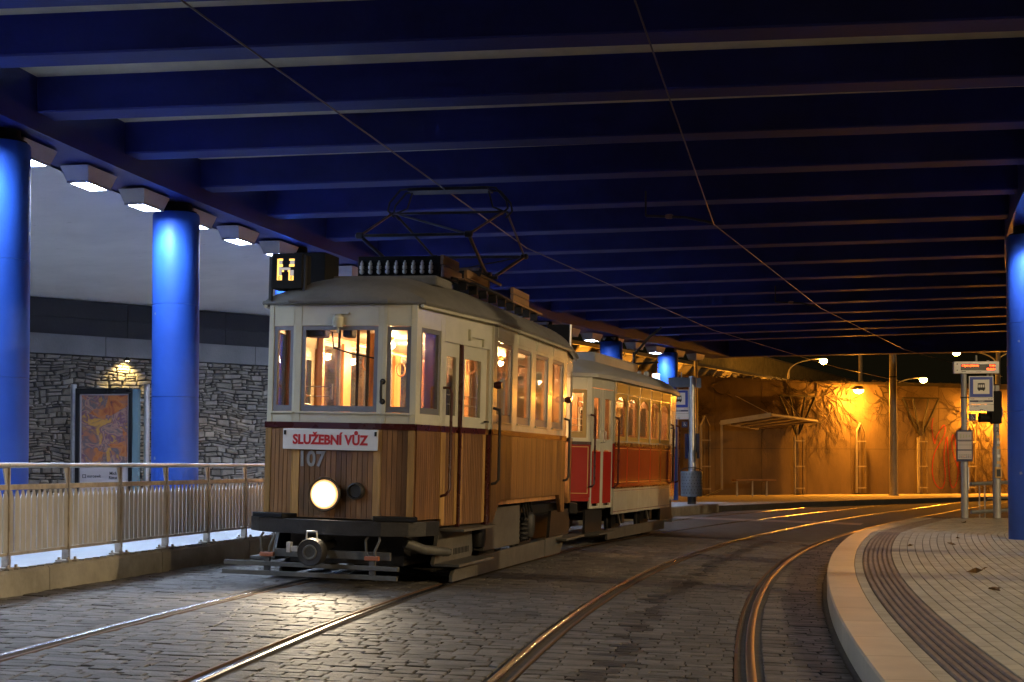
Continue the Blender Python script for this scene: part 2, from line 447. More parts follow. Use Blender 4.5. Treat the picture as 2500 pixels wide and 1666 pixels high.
# tram rails
def sweep(fc, dl, zl, y0, y1, n, zf):
    """closed profile (d, z) swept along a curve"""
    rows = []
    for y in ysteps(y0, y1, n):
        R = []
        for d, z in zip(dl, zl):
            X, Y = off(fc, y, d); R.append((X, Y, zf(X, Y)+z))
        rows.append(R+[R[0]])
    mb = MB().grid(rows)
    return mb
rail_labels = ['left rail of the track under the wooden tram', 'right rail of the track under the wooden tram',
               'outer rail of the empty curved track beside the trams', 'inner rail of the empty curved track along the platform kerb']
k = 0
for fc in (XL, XR):
    for sgn in (-1, 1):
        r = empty('tram_rail', (0, 0, 0), label=rail_labels[k], cat='rail', group='tram rails sunk in the setts'); k += 1
        c = sgn*.75
        sweep(fc, [c-.030, c-.030, c-.022, c+.022, c+.030, c+.030], [-.05, .004, .010, .010, .004, -.05], -6, 62, 120, road_z).build('rail_head', M['rail_dull'] if fc is XR and sgn > 0 else M['rail_head'], r, True)
        i = -sgn
        a, b = sorted((c+i*.085, c+i*.106))
        sweep(fc, [a, a, b, b], [-.05, .003, .003, -.05], -6, 62, 120, road_z).build('rail_lip', M['rail_rust'], r)
        a, b = sorted((c+i*.031, c+i*.084))
        sweep(fc, [a, a, b, b], [-.06, -.030, -.030, -.06], -6, 62, 120, road_z).build('rail_groove', M['mortar'], r)

# dark oil line between the rails of the empty track
# ------------------------------------------------------------------ left walkway, kerb, fence
wk = MB(); rows = []
for y in ysteps(-8, 42, 60):
    x0, y0 = off(XL, y, kerb_off(y)-.165)
    rows.append([(-34, y0, walk_z(y0)), (-14, y0, walk_z(y0)), (x0-2, y0, walk_z(y0)), (x0, y0, walk_z(y))])
wk.grid(rows)
walk_o = wk.build('walkway', M['walkway'], kind='structure')
y = -6.0
while y < 40:
    L = 2.35; mb = MB(); rows = []
    for yy in ysteps(y+.006, min(y+L-.006, 40.5), 6):
        k0 = kerb_off(yy); z = walk_z(yy)
        R = []
        for d, zz in ((k0, None), (k0-.004, z-.022), (k0-.024, z+.003), (k0-.16, z+.003), (k0-.16, None)):
            X, Y = off(XL, yy, d); R.append((X, Y, road_z(X, Y)-.06 if zz is None else zz))
        rows.append(R+[R[0]])
    mb.grid(rows)
    m0 = len(rows[0])
    mb.f.append(tuple(range(m0-1))); mb.f.append(tuple((len(rows)-1)*m0+q for q in range(m0-1)))
    mb.build('kerb_block', M['kerb_conc'], walk_o)
    y += L
# ribbed edge of the kerb top: short raised studs
mb = MB()
y = 9.0
while y < 22:
    k0 = kerb_off(y)-.05
    X, Y = off(XL, y, k0); m = slope(XL, y); t = Vector((m, 1, 0)).normalized(); n = Vector((t.y, -t.x, 0))
    mb.obox((X, Y, walk_z(y)+.008), n*.035, t*.030, (0, 0, .006))
    y += .15
mb.build('kerb_ribs', M['kerb_conc'], walk_o, kind='stuff')

fence = empty('railing', (0, 0, 0), label='low steel railing with upright grey slats along the left walkway kerb', cat='railing')
FD = -2.63
pys = [13.35+1.07*k for k in range(-5, 11)]
def fpt(y, z, d=FD):
    X, Y = off(XL, y, d); return Vector((X, Y, z))
hr = [fpt(y, 1.262) for y in ysteps(pys[0], pys[-1], 60)]
for a in range(len(pys)-1):
    mb = MB().tube([fpt(y, 1.262) for y in ysteps(pys[a]+.004, pys[a+1]-.004, 4)], .024, 12)
    mb.build('handrail', M['steel'], fence, True)
slat_me = None
for a in range(len(pys)):
    y = pys[a]
    m = slope(XL, y); t = Vector((m, 1, 0)).normalized(); n = Vector((t.y, -t.x, 0))
    p = fpt(y, 0)
    mb = MB()
    mb.obox(p+Vector((0, 0, .80)), n*.024, t*.008, (0, 0, .44))
    mb.obox(p+Vector((0, 0, .40))+n*(-.01), n*.040, t*.009, (0, 0, .065))
    po = mb.build('post', M['rusty_steel'], fence)
    g = MB().prism([(-.012, 1.235), (-.012, 1.085), (-.035, 1.085), (-.085, 1.235)], lambda u, v: p+t*u+n*.006+Vector((0, 0, v)), lambda u, v: p+t*u-n*.006+Vector((0, 0, v)))
    g.build('gusset', M['slat'], po)
    b = MB().obox(p+Vector((0, 0, walk_z(y)+.012)), n*.07, t*.10, (0, 0, .009))
    for sx in (-1, 1):
        for sy in (-1, 1):
            b.lathe([(.014, walk_z(y)+.021), (.014, walk_z(y)+.045)], (p+n*.045*sx+t*.075*sy)[:], 6)
    b.build('base_plate', M['rusty_steel'], po)
    if a == len(pys)-1: break
    y2 = pys[a+1]; p2 = fpt(y2, 0)
    d = (p2-p); Ln = d.length; d.normalize(); nn = Vector((d.y, -d.x, 0))
    c = (p+p2)/2
    MB().obox(c+Vector((0, 0, 1.065)), d*(Ln/2-.012), nn*.012, (0, 0, .024)).build('top_bar', M['rusty_steel'], fence)
    MB().obox(c+Vector((0, 0, .465)), d*(Ln/2-.012), nn*.010, (0, 0, .014)).build('bottom_bar', M['rusty_steel'], fence)
    N = 11
    for q in range(N):
        u = Ln*(q+.5)/N; w = Ln/N*.415
        ctr = p+d*u+nn*random.uniform(.004, .008)
        poly = [(-w, .482), (w, .482), (w, .965), (w*.30, 1.036), (-w*.30, 1.036), (-w, .965)]
        MB().prism(poly, lambda a_, b_: ctr+d*a_+Vector((0, 0, b_))+nn*.004, lambda a_, b_: ctr+d*a_+Vector((0, 0, b_))-nn*.006).build('slat', M['slat'], fence)

# ------------------------------------------------------------------ bridge deck, girders, beams
bridge = empty('bridge', (0, 0, 0), label='bridge deck on blue painted cross beams and curved edge girders over the tracks', cat='bridge')
def strip(d0, d1, z0, z1, y0, y1, n=60):
    rows = []
    for y in ysteps(y0, y1, n):
        a = off(XB, y, d0); b = off(XB, y, d1)
        R = [(a[0], a[1], z0), (b[0], b[1], z0), (b[0], b[1], z1), (a[0], a[1], z1)]
        rows.append(R+[R[0]])
    mb = MB().grid(rows); mb.f.append((0, 1, 2, 3)); k = n*5; mb.f.append((k, k+1, k+2, k+3))
    return mb
strip(-.30, BRIDGE_W+.3, DECK_SLAB, DECK_SLAB+.35, -9, 49.3).build('deck_slab', M['cream_soffit'], bridge)
strip(-.40, .40, GIRDER_Z, DECK_SLAB+.2, -9, 49.6).build('edge_girder', M['blue'], bridge)
strip(BRIDGE_W-.40, BRIDGE_W+.40, GIRDER_Z, DECK_SLAB+.2, -4, 55).build('edge_girder', M['blue'], bridge)
strip(-.46, -.415, DECK_SLAB-.1, DECK_SLAB+1.1, 36.9, 49.6).build('parapet', M['concrete'], bridge)
tabL = [off(XB, y, .39) for y in ysteps(-12, 60, 300)]
tabR = [off(XB, y, BRIDGE_W-.39) for y in ysteps(-12, 64, 300)]
def tab(T, y):
    for i in range(len(T)-1):
        if T[i][1] <= y <= T[i+1][1]:
            t = (y-T[i][1])/(T[i+1][1]-T[i][1]); return T[i][0]+t*(T[i+1][0]-T[i][0])
    return T[-1][0] if y > T[-1][1] else T[0][0]
Zb = [-2.6, -.7, 1.2, 3.2, 5.2, 7.2, 9.2, 11.6, 13.26, 15.26, 17.28, 19.40, 21.6, 23.86, 26.1, 28.45, 30.9, 33.35, 35.8, 38.25, 40.7, 43.15, 45.6]
for Z in Zb:
    s = .155+.0080*(Z-17)
    xc, yc = .1153*Z, Z-.205
    def line(x): return yc-s*(x-xc)
    def hit(T, x0):
        x = x0
        for _ in range(60): x += .5*(tab(T, line(x))-x)
        return x
    xl, xr = hit(tabL, -5)-.05, hit(tabR, 6)+.05
    a, b = Vector((xl, line(xl), 0)), Vector((xr, line(xr), 0))
    t = (b-a).normalized(); n = Vector((-t.y, t.x, 0))
    h = .205
    prof = [(-h, DECK_SLAB+.01), (-h, DECK_BEAM+.018), (-h+.018, DECK_BEAM), (h-.018, DECK_BEAM), (h, DECK_BEAM+.018), (h, DECK_SLAB+.01)]
    MB().prism(prof, lambda u, v: a+n*u+Vector((0, 0, v)), lambda u, v: b+n*u+Vector((0, 0, v))).build('cross_beam', M['blue_beam'], bridge)
# end beam
a = Vector((*off(XB, 49.4, .3), 0)); b = Vector((*off(XB, 53.5, BRIDGE_W-.3), 0))
b.y = a.y-(b.x-a.x)*.28
t = (b-a).normalized(); n = Vector((-t.y, t.x, 0))
MB().obox((a+b)/2+Vector((0, 0, 5.42)), t*((b-a).length/2), n*.25, (0, 0, .40)).build('end_beam', M['blue_beam'], bridge)

# columns
def column(x, y, z0, label, stop=COL_TOP, r=.33):
    c = empty('blue_column', (x, y, z0), label=label, cat='column', group='blue round columns under the bridge')
    H = stop-z0
    s1 = H*.42
    prof = [(r, 0), (r, s1-.004), (r-.009, s1), (r, s1+.004), (r, H*.71-.004), (r-.009, H*.71), (r, H*.71+.004), (r, H-.03), (r-.012, H)]
    MB().lathe(prof, (0, 0, 0), 48).build('shaft', M['blue_col'], c, True)
    MB().lathe([(r-.04, H+.001), (r-.04, H+.03), (r*.66, H+.032), (r*.66, GIRDER_Z-z0+.01)], (0, 0, 0), 32).build('bearing', M['black'], c, True)
    return c
cols = [(7.3, 'blue column left of the camera, outside the picture'), (11.4, 'blue column left of the camera, next before the picture edge'),
        (15.85, 'blue column cut by the left edge of the picture'), (20.3, 'blue column with a bright cyan top beside the framed poster'),
        (24.4, 'blue column hidden behind the tram roof boxes'), (28.6, 'blue column seen through the front windows of the wooden tram'),
        (32.8, 'blue column seen through the saloon windows of the wooden tram'), (37.0, 'dark blue column just above the front end of the red trailer roof'),
        (41.4, 'dark blue column above the middle of the red trailer roof'), (45.4, 'far blue column with glowing top behind the left stop sign')]
for y, lb in cols:
    column(XB(y), y, walk_z(y), lb)
for y, lb in ((25.7, 'blue column standing on the right platform at the picture edge'), (21.0, 'blue column on the right platform just outside the picture'),
              (16.4, 'blue column on the right platform beside the camera')):
    X, Y = off(XB, y, BRIDGE_W-.12)
    column(X, Y, PZ, lb)

# floodlights under the girders
def floodlight(glow):
    f = empty('floodlight')
    MB().hexa([(-.15, -.30, -.17), (.15, -.30, -.17), (.15, .30, -.17), (-.15, .30, -.17), (-.19, -.39, 0), (.19, -.39, 0), (.19, .39, 0), (-.19, .39, 0)]).build('housing', M['lampbox'], f, bevel=.008)
    mb = MB()
    for (x0, x1, y0, y1) in ((-.145, -.115, -.295, .295), (.115, .145, -.295, .295), (-.115, .115, -.295, -.25), (-.115, .115, .25, .295)):
        mb.box(x0, x1, y0, y1, -.200, -.171)
    mb.build('lens_frame', M['lampbox'], f)
    MB().box(-.114, .114, -.249, .249, -.180, -.1705).build('lens', M[glow], f)
    MB().box(-.06, .06, -.06, .06, 0, .03).build('mount', M['galv'], f)
    return f
ordn = ['first', 'second', 'third', 'fourth', 'fifth', 'sixth', 'seventh', 'eighth', 'ninth', 'tenth', 'eleventh', 'twelfth', 'thirteenth', 'fourteenth', 'fifteenth', 'sixteenth', 'seventeenth', 'eighteenth', 'nineteenth', 'twentieth', 'twenty-first', 'twenty-second', 'twenty-third']
proto = None
y = 16.4-1.48*8
i = 0; shown = 0
while y < 48:
    if proto is None: f = proto = floodlight('flood')
    else: f = copy_tree(proto)
    if y > 30 and not any(0 < cy-y < 1.3 for cy, _ in cols) and i % 3:
        for ch in f.children:
            if ch.name.startswith('lens') and 'frame' not in ch.name:
                if 'lens_off' not in globals():
                    lens_off = ch.data.copy(); lens_off.materials[0] = M['flood_off']
                ch.data = lens_off; ch['label'] = 'unlit dark lens'
    f.location = (XB(y), y, GIRDER_Z-.03)
    f.rotation_euler = (0, 0, -atan(slope(XB, y)))
    if y < 16:
        lb = 'white floodlight box under the left girder, %s outside the picture counting from the camera' % ordn[i]
    else:
        lb = 'white floodlight box under the blue left girder, %s from the left' % ordn[shown]; shown += 1
    props(f, lb, 'floodlight', 'floodlights under the left girder')
    for cy, _ in cols:
        if 0 < cy-y < 1.3 and y > 12 and cy not in (37.0, 41.4):
            sd = bpy.data.lights.new('column_beam', 'SPOT'); sd.energy = 120; sd.color = (.42, .80, 1.0); sd.spot_size = radians(80); sd.spot_blend = 1; sd.shadow_soft_size = .06
            sp_ = link('column_beam', sd, f); sp_.location = (.0, .22, -.26)
            sp_.rotation_euler = Vector((0, cy-y-.25, -.95)).to_track_quat('-Z', 'Y').to_euler()
    y += 1.48
    i += 1
proto = None
for j, y in enumerate((8.4, 12.9, 17.4, 21.9, 24.6, 26.8)):
    f = floodlight('right_flood') if proto is None else copy_tree(proto)
    proto = proto or f
    if j == 4:
        sd = bpy.data.lights.new('column_beam', 'SPOT'); sd.energy = 170; sd.color = (.80, .84, 1.0); sd.spot_size = radians(90); sd.spot_blend = 1; sd.shadow_soft_size = .06
        sp_ = link('column_beam', sd, f); sp_.location = (-.16, .22, -.26); sp_.rotation_euler = Vector((0, .62, -.95)).to_track_quat('-Z', 'Y').to_euler()
    X, Y = off(XB, y, BRIDGE_W)
    f.location = (X, Y, GIRDER_Z-.03); f.rotation_euler = (0, 0, -atan(slope(XB, y)))
    props(f, 'white floodlight under the right girder beside the right platform column' if y == 24.6 else 'white floodlight under the right girder outside the picture, %s from the camera' % ordn[j], 'floodlight', 'floodlights under the right girder')

# ------------------------------------------------------------------ left rubble wall with concrete bands and ceiling
A0 = Vector((-16.0, 21.5, 0)); U = Vector((3.9, 3.6, 0)).normalized(); NN = Vector((U.y, -U.x, 0))
WL = 19.2
def wp(s, n, z): return A0+U*s+NN*n+Vector((0, 0, z))
wall = empty('stone_wall', (0, 0, 0), label='grey rubble stone wall with concrete coping behind the left walkway', cat='wall')
MB().obox(wp(WL/2, -.16, 1.73), U*WL/2, NN*.15, (0, 0, 1.73)).build('backing', M['mortar'], wall)
stones = []
z = .02
while z < 3.43:
    h = random.choice((.05, .06, .07, .085, .10, .12, .15))*random.uniform(.9, 1.12)
    if z+h > 3.40: h = 3.445-z
    s = 6.8+random.random()*.2
    while s < 17.5:
        w = random.uniform(.09, .34)*(1 if h > .09 else .95)
        if random.random() < .08: w *= 1.4
        split = h > .10 and random.random() < .6
        parts = [(z, z+h)] if not split else [(z, z+h*(c := random.uniform(.4, .6))), (z+h*c, z+h)]
        for (a, b) in parts:
            stones.append((s, s+w, a, b))
        s += w
    z += h
def wav(s, z): return .05*sin(s*1.3+z*2.1)+.03*sin(s*3.7-z*1.3)+.016*sin(s*8.1+z*5)
def stone(mb, q):
    s0, s1, z0, z1 = q
    g = random.uniform(.007, .015)
    j = lambda k: random.uniform(-k, k)
    sk = j(.03)
    cs = [(s0+g+j(.012), z0+g*.8+j(.009)), (s1-g+j(.012), z0+g*.8+j(.009)), (s1-g+sk+j(.012), z1-g*.8+j(.009)), (s0+g+sk*.5+j(.016), z1-g*.8+j(.009))]
    out = random.uniform(.0, .020)
    c = (sum(p[0] for p in cs)/4, sum(p[1] for p in cs)/4)
    mp = lambda p, n, f=0: wp(p[0]+(c[0]-p[0])*f, n, p[1]+(c[1]-p[1])*f+wav(*p)*min(1, max(0, (3.42-p[1])*3), p[1]*4))
    base = [mp(p, -.02) for p in cs]; sh = [mp(p, out+.012, .03) for p in cs]; top = [mp(p, out+.030+j(.008), .16) for p in cs]
    mid = mp(c, out+.036+j(.01))
    mb.add(base+sh+top+[mid], [(0, 1, 5, 4), (1, 2, 6, 5), (2, 3, 7, 6), (3, 0, 4, 7), (4, 5, 9, 8), (5, 6, 10, 9), (6, 7, 11, 10), (7, 4, 8, 11), (8, 9, 12), (9, 10, 12), (10, 11, 12), (11, 8, 12)])
vis = [q for q in stones if q[2] > 1.05 and 8.9 < q[0] < 14.4]
vis.sort(key=lambda q: -(q[1]-q[0])*(q[3]-q[2])/(A0+U*q[0]).length**2)
big = set(vis[:300]); mb = MB()
for q in stones:
    if q in big:
        m1 = MB(); stone(m1, q); m1.build('stone', M['stone'], wall)
    else: stone(mb, q)
mb.build('small_stones', M['stone'], wall, kind='stuff')
MB().obox(wp(3.35, .02, 1.72), U*3.35, NN*.03, (0, 0, 1.72)).build('plain_stretch', M['stone'], wall)
s = .0
while s < WL:
    w = 1.76
    MB().obox(wp(s+w/2, .0, 3.655), U*(w/2-.006), NN*.075, (0, 0, .195)).build('coping_slab', M['concrete'], wall)
    s += w
s = -.4
while s < WL:
    w = 2.3
    for z0, z1 in ((3.853, 4.20), (4.206, 4.56)):
        MB().obox(wp(s+w/2, -.10, (z0+z1)/2), U*(w/2-.005), NN*.05, (0, 0, (z1-z0)/2)).build('dark_panel', M['concrete_dark'], wall)
    s += w
MB().obox(wp(WL/2, -.20, 4.2), U*WL/2, NN*.045, (0, 0, .5)).build('upper_backing', M['concrete_dark'], wall)
# pale ceiling from girder to wall
rows = []
for k in range(25):
    t = k/24
    a = wp(t*(WL+.6)-.3, -.25, 4.57); b = off(XB, -2+40*t, -.36)
    rows.append([(b[0], b[1], 4.985), tuple(Vector((b[0], b[1], 4.985)).lerp(a, .5)), a[:]])
b0 = off(XB, -8, -.36)
rows.insert(0, [(b0[0], b0[1], 4.985), (-14, 0, 4.8), (-20, 10, 4.6)])
mb = MB().grid(rows)
top = MB().grid([[(p[0], p[1], p[2]+.25) for p in R] for R in rows])
mb.add(top.v, top.f)
# dark scuffs of the pale ceiling are part of its material
mc = M['white_ceiling']; nt = mc.node_tree; N, L = nt.nodes, nt.links; bs = N['Principled BSDF']
src = bs.inputs['Base Color'].links[0].from_socket
tc = N.new('ShaderNodeTexCoord'); mp = N.new('ShaderNodeMapping'); mp.inputs['Scale'].default_value = (1.0, 7.0, 1); mp.inputs['Rotation'].default_value = (0, 0, .25)
nz = N.new('ShaderNodeTexNoise'); nz.inputs['Scale'].default_value = 1.3; nz.inputs['Detail'].default_value = 8; nz.inputs['Roughness'].default_value = .75
L.new(tc.outputs['Object'], mp.inputs[0]); L.new(mp.outputs[0], nz.inputs['Vector'])
mr = N.new('ShaderNodeMapRange'); mr.inputs[1].default_value = .64; mr.inputs[2].default_value = .68
L.new(nz.outputs[0], mr.inputs[0])
mx = N.new('ShaderNodeMix'); mx.data_type = 'RGBA'; L.new(mr.outputs[0], mx.inputs['Factor']); L.new(src, mx.inputs['A']); mx.inputs['B'].default_value = (.12, .11, .10, 1)
L.new(mx.outputs['Result'], bs.inputs['Base Color'])
mb.build('ceiling_slab', mc, wall)
# small warm lamp under the coping
sl = 10.97
lp = empty('wall_spotlight', wp(sl, .20, 3.41), label='small warm spotlight under the coping lighting the stones above the poster', cat='spotlight')
MB().lathe([(.035, -.03), (.05, .03), (.02, .05)], (0, 0, 0), 16).build('shade', M['black'], lp, True)
MB().lathe([(.03, -.038), (.03, -.032)], (0, 0, 0), 16).build('lamp', M['warm_spot'], lp)
MB().obox((-NN*.10)[:], NN*.12, U*.012, (0, 0, .012)).build('bracket', M['black'], lp)
spd = bpy.data.lights.new('spot_beam', 'SPOT'); spd.energy = 70; spd.color = (1, .74, .28); spd.spot_size = radians(125); spd.spot_blend = .6; spd.shadow_soft_size = .02
so = link('spot_beam', spd, lp); so.location = (0, 0, -.06); dv = Vector((-NN.x*.5, -NN.y*.5, -1)); so.rotation_euler = dv.to_track_quat('-Z', 'Y').to_euler()

# framed poster stand
PX, PY = -7.86, 27.4
pst = empty('poster_case', (PX, PY, walk_z(PY)), (0, 0, radians(-4)), label='black framed poster case with a colourful abstract print between steel posts', cat='poster')
b0 = walk_z(PY)
hw, zt, zb = .56, 2.75-b0, .15
mb = MB()
for (x0, x1, z0, z1) in ((-hw, -hw+.075, zb, zt), (hw-.075, hw, zb, zt), (-hw+.075, hw-.075, zt-.11, zt), (-hw+.075, hw-.075, zb, zb+.25)):
    mb.box(x0, x1, -.05, .05, z0, z1)
mb.build('frame', M['led_black'], pst, bevel=.006)
MB().box(-hw+.07, hw-.07, .01, .045, zb+.2, zt-.1).build('paper', M['poster_white'], pst)
# the print: flat colour patches made by the material
pmn, nt, bs = node_mat('abstract_print'); N, L = nt.nodes, nt.links
tc = N.new('ShaderNodeTexCoord')
wv = N.new('ShaderNodeTexNoise'); wv.inputs['Scale'].default_value = 1.1; wv.inputs['Detail'].default_value = 5; wv.inputs['Distortion'].default_value = 1.2
vo = N.new('ShaderNodeTexVoronoi'); vo.inputs['Scale'].default_value = 5.0
ad = N.new('ShaderNodeMix'); ad.data_type = 'RGBA'; ad.inputs['Factor'].default_value = .25
L.new(tc.outputs['Object'], ad.inputs['A']); L.new(wv.outputs['Color'], ad.inputs['B']); L.new(tc.outputs['Object'], wv.inputs['Vector'])
L.new(ad.outputs['Result'], vo.inputs['Vector'])
sp = N.new('ShaderNodeSeparateColor'); L.new(vo.outputs['Color'], sp.inputs[0])
cr = N.new('ShaderNodeValToRGB'); cr.color_ramp.interpolation = 'LINEAR'
els = [(0, (.10, .05, .06)), (.14, (.36, .09, .04)), (.28, (.55, .20, .05)), (.38, (.40, .16, .10)), (.50, (.13, .12, .14)), (.60, (.46, .26, .19)), (.70, (.16, .08, .14)), (.82, (.60, .33, .05)), (1, (.45, .24, .20))]
cr.color_ramp.elements[0].position = 0; cr.color_ramp.elements[0].color = (*els[0][1], 1)
cr.color_ramp.elements[1].position = 1; cr.color_ramp.elements[1].color = (*els[-1][1], 1)
for p_, c_ in els[1:-1]:
    e_ = cr.color_ramp.elements.new(p_); e_.color = (*c_, 1)
m3 = N.new('ShaderNodeMath'); m3.operation = 'MULTIPLY_ADD'; m3.inputs[1].default_value = .55
L.new(sp.outputs[0], m3.inputs[0])
n5 = N.new('ShaderNodeTexNoise'); n5.inputs['Scale'].default_value = 3.2; n5.inputs['Detail'].default_value = 6; n5.inputs['Distortion'].default_value = 1.5
L.new(tc.outputs['Object'], n5.inputs['Vector'])
m4 = N.new('ShaderNodeMapRange'); m4.inputs[1].default_value = .3; m4.inputs[2].default_value = .7; m4.inputs[4].default_value = .5
L.new(n5.outputs[0], m4.inputs[0]); L.new(m4.outputs[0], m3.inputs[2]); L.new(m3.outputs[0], cr.inputs[0]); L.new(cr.outputs[0], bs.inputs['Base Color'])
bs.inputs['Roughness'].default_value = .35
PB = 1.27-b0
MB().box(-hw+.105, hw-.105, .004, .0095, PB, zt-.135).build('print', pmn, pst)
text('lettering', 'Michael\nRittstein', .085, M['ink'], pst, (.22, .006, PB-.205), (pi/2, 0, 0), .9, .0015)
text('lettering', 'euroawk', .085, M['ink'], pst, (-.20, .006, PB-.215), (pi/2, 0, 0), .9, .0005)
mb = MB()
for (x0, x1, z0, z1) in ((-.43, -.42, PB-.25, PB-.18), (-.37, -.36, PB-.25, PB-.18), (-.42, -.37, PB-.25, PB-.24), (-.42, -.37, PB-.19, PB-.18)): mb.box(x0, x1, .004, .008, z0, z1)
mb.build('logo', M['ink'], pst)
MB().box(hw+.005, hw+.115, -.04, .10, zb, zt-.02).build('side_panel', M['teal_glass'], pst)
for x in (-hw-.09, hw+.24):
    MB().lathe([(.055, 0), (.055, zt+.08)], (x, .10, 0), 20).build('steel_post', M['galv'], pst, True)
for z in (.5, zt-.25):
    MB().box(-hw-.06, hw+.22, .085, .11, z, z+.05).build('crossbar', M['galv'], pst)

# ------------------------------------------------------------------ right platform
plat = MB(); rows = []
PY0, PY1 = 2.0, 31.4
def pl(y, d):
    X, Y = off(XR, y, 1.42+max(0, y-25)*.07+d); return X, Y
for y in ysteps(PY0, 33.2, 70):
    R = []
    for d in (.02, 1, 3, 7, 12):
        X, Y = pl(y, d); R.append((X, min(Y, PY1), PZ-.014))
    rows.append(R)
plat.grid(rows)
plat_o = plat.build('platform', M['joint'], kind='structure')
MB().box(9.3, 24, PY1-.02, PY1+.06, -.6, PZ-.02).build('platform_end', M['concrete'], plat_o)
y = PY0
while y < 32.6:
    mb = MB(); rows = []
    y2 = min(y+.98, 32.9)
    for yy in ysteps(y+.003, y2-.003, 4):
        R = []
        for d, z in ((0, -.7), (0, PZ-.012), (.012, PZ), (.298, PZ), (.298, -.1)):
            X, Y = pl(yy, d); R.append((X, min(Y, PY1+.05), z))
        rows.append(R+[R[0]])
    mb.grid(rows); mb.f.append((0, 1, 2, 3, 4)); q = len(rows)-1; mb.f.append(tuple(q*6+t for t in range(5)))
    mb.build('kerb_stone', M['plat_stone'], plat_o)
    y += .98
def pave(mb, y0, y1, d0, d1, g, gd, h=0):
    P = []
    for yy, dd in ((y0+g, d0+gd), (y0+g, d1-gd), (y1-g, d1-gd), (y1-g, d0+gd)):
        X, Y = pl(yy, dd); P.append(Vector((X, Y, 0)))
    c = sum(P, Vector())/4; z = PZ+h
    base = [p+Vector((0, 0, z-.03)) for p in P]; sh = [p+Vector((0, 0, z-.004)) for p in P]; top = [p.lerp(c, .05)+Vector((0, 0, z)) for p in P]
    mb.add(base+sh+top, [(0, 1, 5, 4), (1, 2, 6, 5), (2, 3, 7, 6), (3, 0, 4, 7), (4, 5, 9, 8), (5, 6, 10, 9), (6, 7, 11, 10), (7, 4, 8, 11), (8, 9, 10, 11)])
# narrow brick course, ridged tactile band, then pavers
mb = MB(); y = 5.0
nb = 0
while y < 32:
    X, Y = pl(y, .34)
    if Y < PY1-.05 and abs(X/Y) < .42:
        if Y > 7.4 and nb < 90 and X/Y < .365:
            m1 = MB(); pave(m1, y, y+.052, .302, .392, .0025, .002, -.001); m1.build('edge_brick', M['paver'], plat_o); nb += 1
        else: pave(mb, y, y+.052, .302, .392, .0025, .002, -.001)
    y += .052
mb.build('edge_bricks', M['paver'], plat_o, kind='stuff')
for k in range(6):
    d0 = .398+k*.058
    y = 6.6
    while y < 31.5:
        rows = []
        for yy in ysteps(y+.002, y+.398, 4):
            R = []
            for d, z in ((d0+.002, -.02), (d0+.004, -.003), (d0+.014, .006), (d0+.030, .006), (d0+.040, -.004), (d0+.056, -.005), (d0+.056, -.02)):
                X, Y = pl(yy, d); R.append((X, min(Y, PY1), PZ+z))
            rows.append(R)
        X, Y = pl(y, d0)
        if Y < PY1-.3 and X/Y < .43:
            MB().grid(rows).build('tactile_ridge', M['tactile'], plat_o) if y < 17.5 else tact.grid(rows) if k or y > 17.9 or 'tact' in globals() else None
        y += .40
        if 'tact' not in globals(): tact = MB()
tact.build('tactile_paving', M['tactile'], plat_o, kind='stuff')
mb = MB(); near = 0; cand = []
row = 0; d = .752
while d < 8.5:
    y = 4.5+random.random()*.2
    while y < 33:
        X, Y = pl(y+.1, d+.05)
        if 7.2 < Y < PY1-.12 and X/Y < .40: cand.append((Y, y, d))
        y += .21
    d += .105; row += 1
cand.sort()
seen = [c for c in cand if pl(c[1], c[2])[0]/c[0] < .362 and c[0] > 7.6][:300]; sset = set(seen)
for c in cand:
    h = random.uniform(-.0012, .0012)
    if c in sset:
        m1 = MB(); pave(m1, c[1], c[1]+.21, c[2], c[2]+.105, .0012, .0045, h); m1.build('paver', M['paver'], plat_o)
    else: pave(mb, c[1], c[1]+.21, c[2], c[2]+.105, .0012, .0045, h)
mb.build('paver_field', M['paver'], plat_o, kind='stuff')
# dead leaves
def leafmesh(sz):
    mb = MB(); n = 9; c = []
    for k in range(n):
        a = 2*pi*k/n; r = sz*(.55+.45*(k % 2))*random.uniform(.8, 1.15)
        c.append((r*cos(a)*1.3, r*sin(a), random.uniform(.002, sz*.7)))
    mb.add(c+[(0, 0, .004)], [(k, (k+1) % n, n) for k in range(n)])
    return mb
leaves = [((2382, 1401), .10, 'curled brown leaf lying in the middle of the right platform'), ((2424, 1443), .075, 'flat reddish brown leaf on the right platform, nearest the camera'),
          ((2221, 1335), .05, 'small dead leaf on the platform just behind the tactile band'), ((2322, 1332), .06, 'small dead leaf on the pale pavers level with the right column foot'),
          ((2352, 1278), .07, 'clump of dead leaves by the foot of the right stop pole'), ((2338, 1316), .04, 'tiny pale leaf on the platform before the traffic light pole')]
for (px, py), sz, lb in leaves:
    Y = 3470*1.15/(py-1138); X = (px-1250)/3470*Y
    o = leafmesh(sz).build('dry_leaf', M['leaf'], None, label=lb, cat='leaf', group='dead leaves on the platform')
    o.location = (X, Y, PZ+.002); o.rotation_euler = (0, 0, random.random()*6)
# ------------------------------------------------------------------ trams
class Seg:
    def __init__(s, p, q):
        s.p = Vector((*p, 0)); s.q = Vector((*q, 0)); s.L = (s.q-s.p).length; s.d = (s.q-s.p)/s.L; s.n = Vector((s.d.y, -s.d.x, 0))
    def P(s, a, n, z): return s.p+s.d*a+s.n*n+Vector((0, 0, z))
    def box(s, mb, a0, a1, n0, n1, z0, z1):
        return mb.hexa([s.P(a0, n1, z0), s.P(a1, n1, z0), s.P(a1, n0, z0), s.P(a0, n0, z0), s.P(a0, n1, z1), s.P(a1, n1, z1), s.P(a1, n0, z1), s.P(a0, n0, z1)])

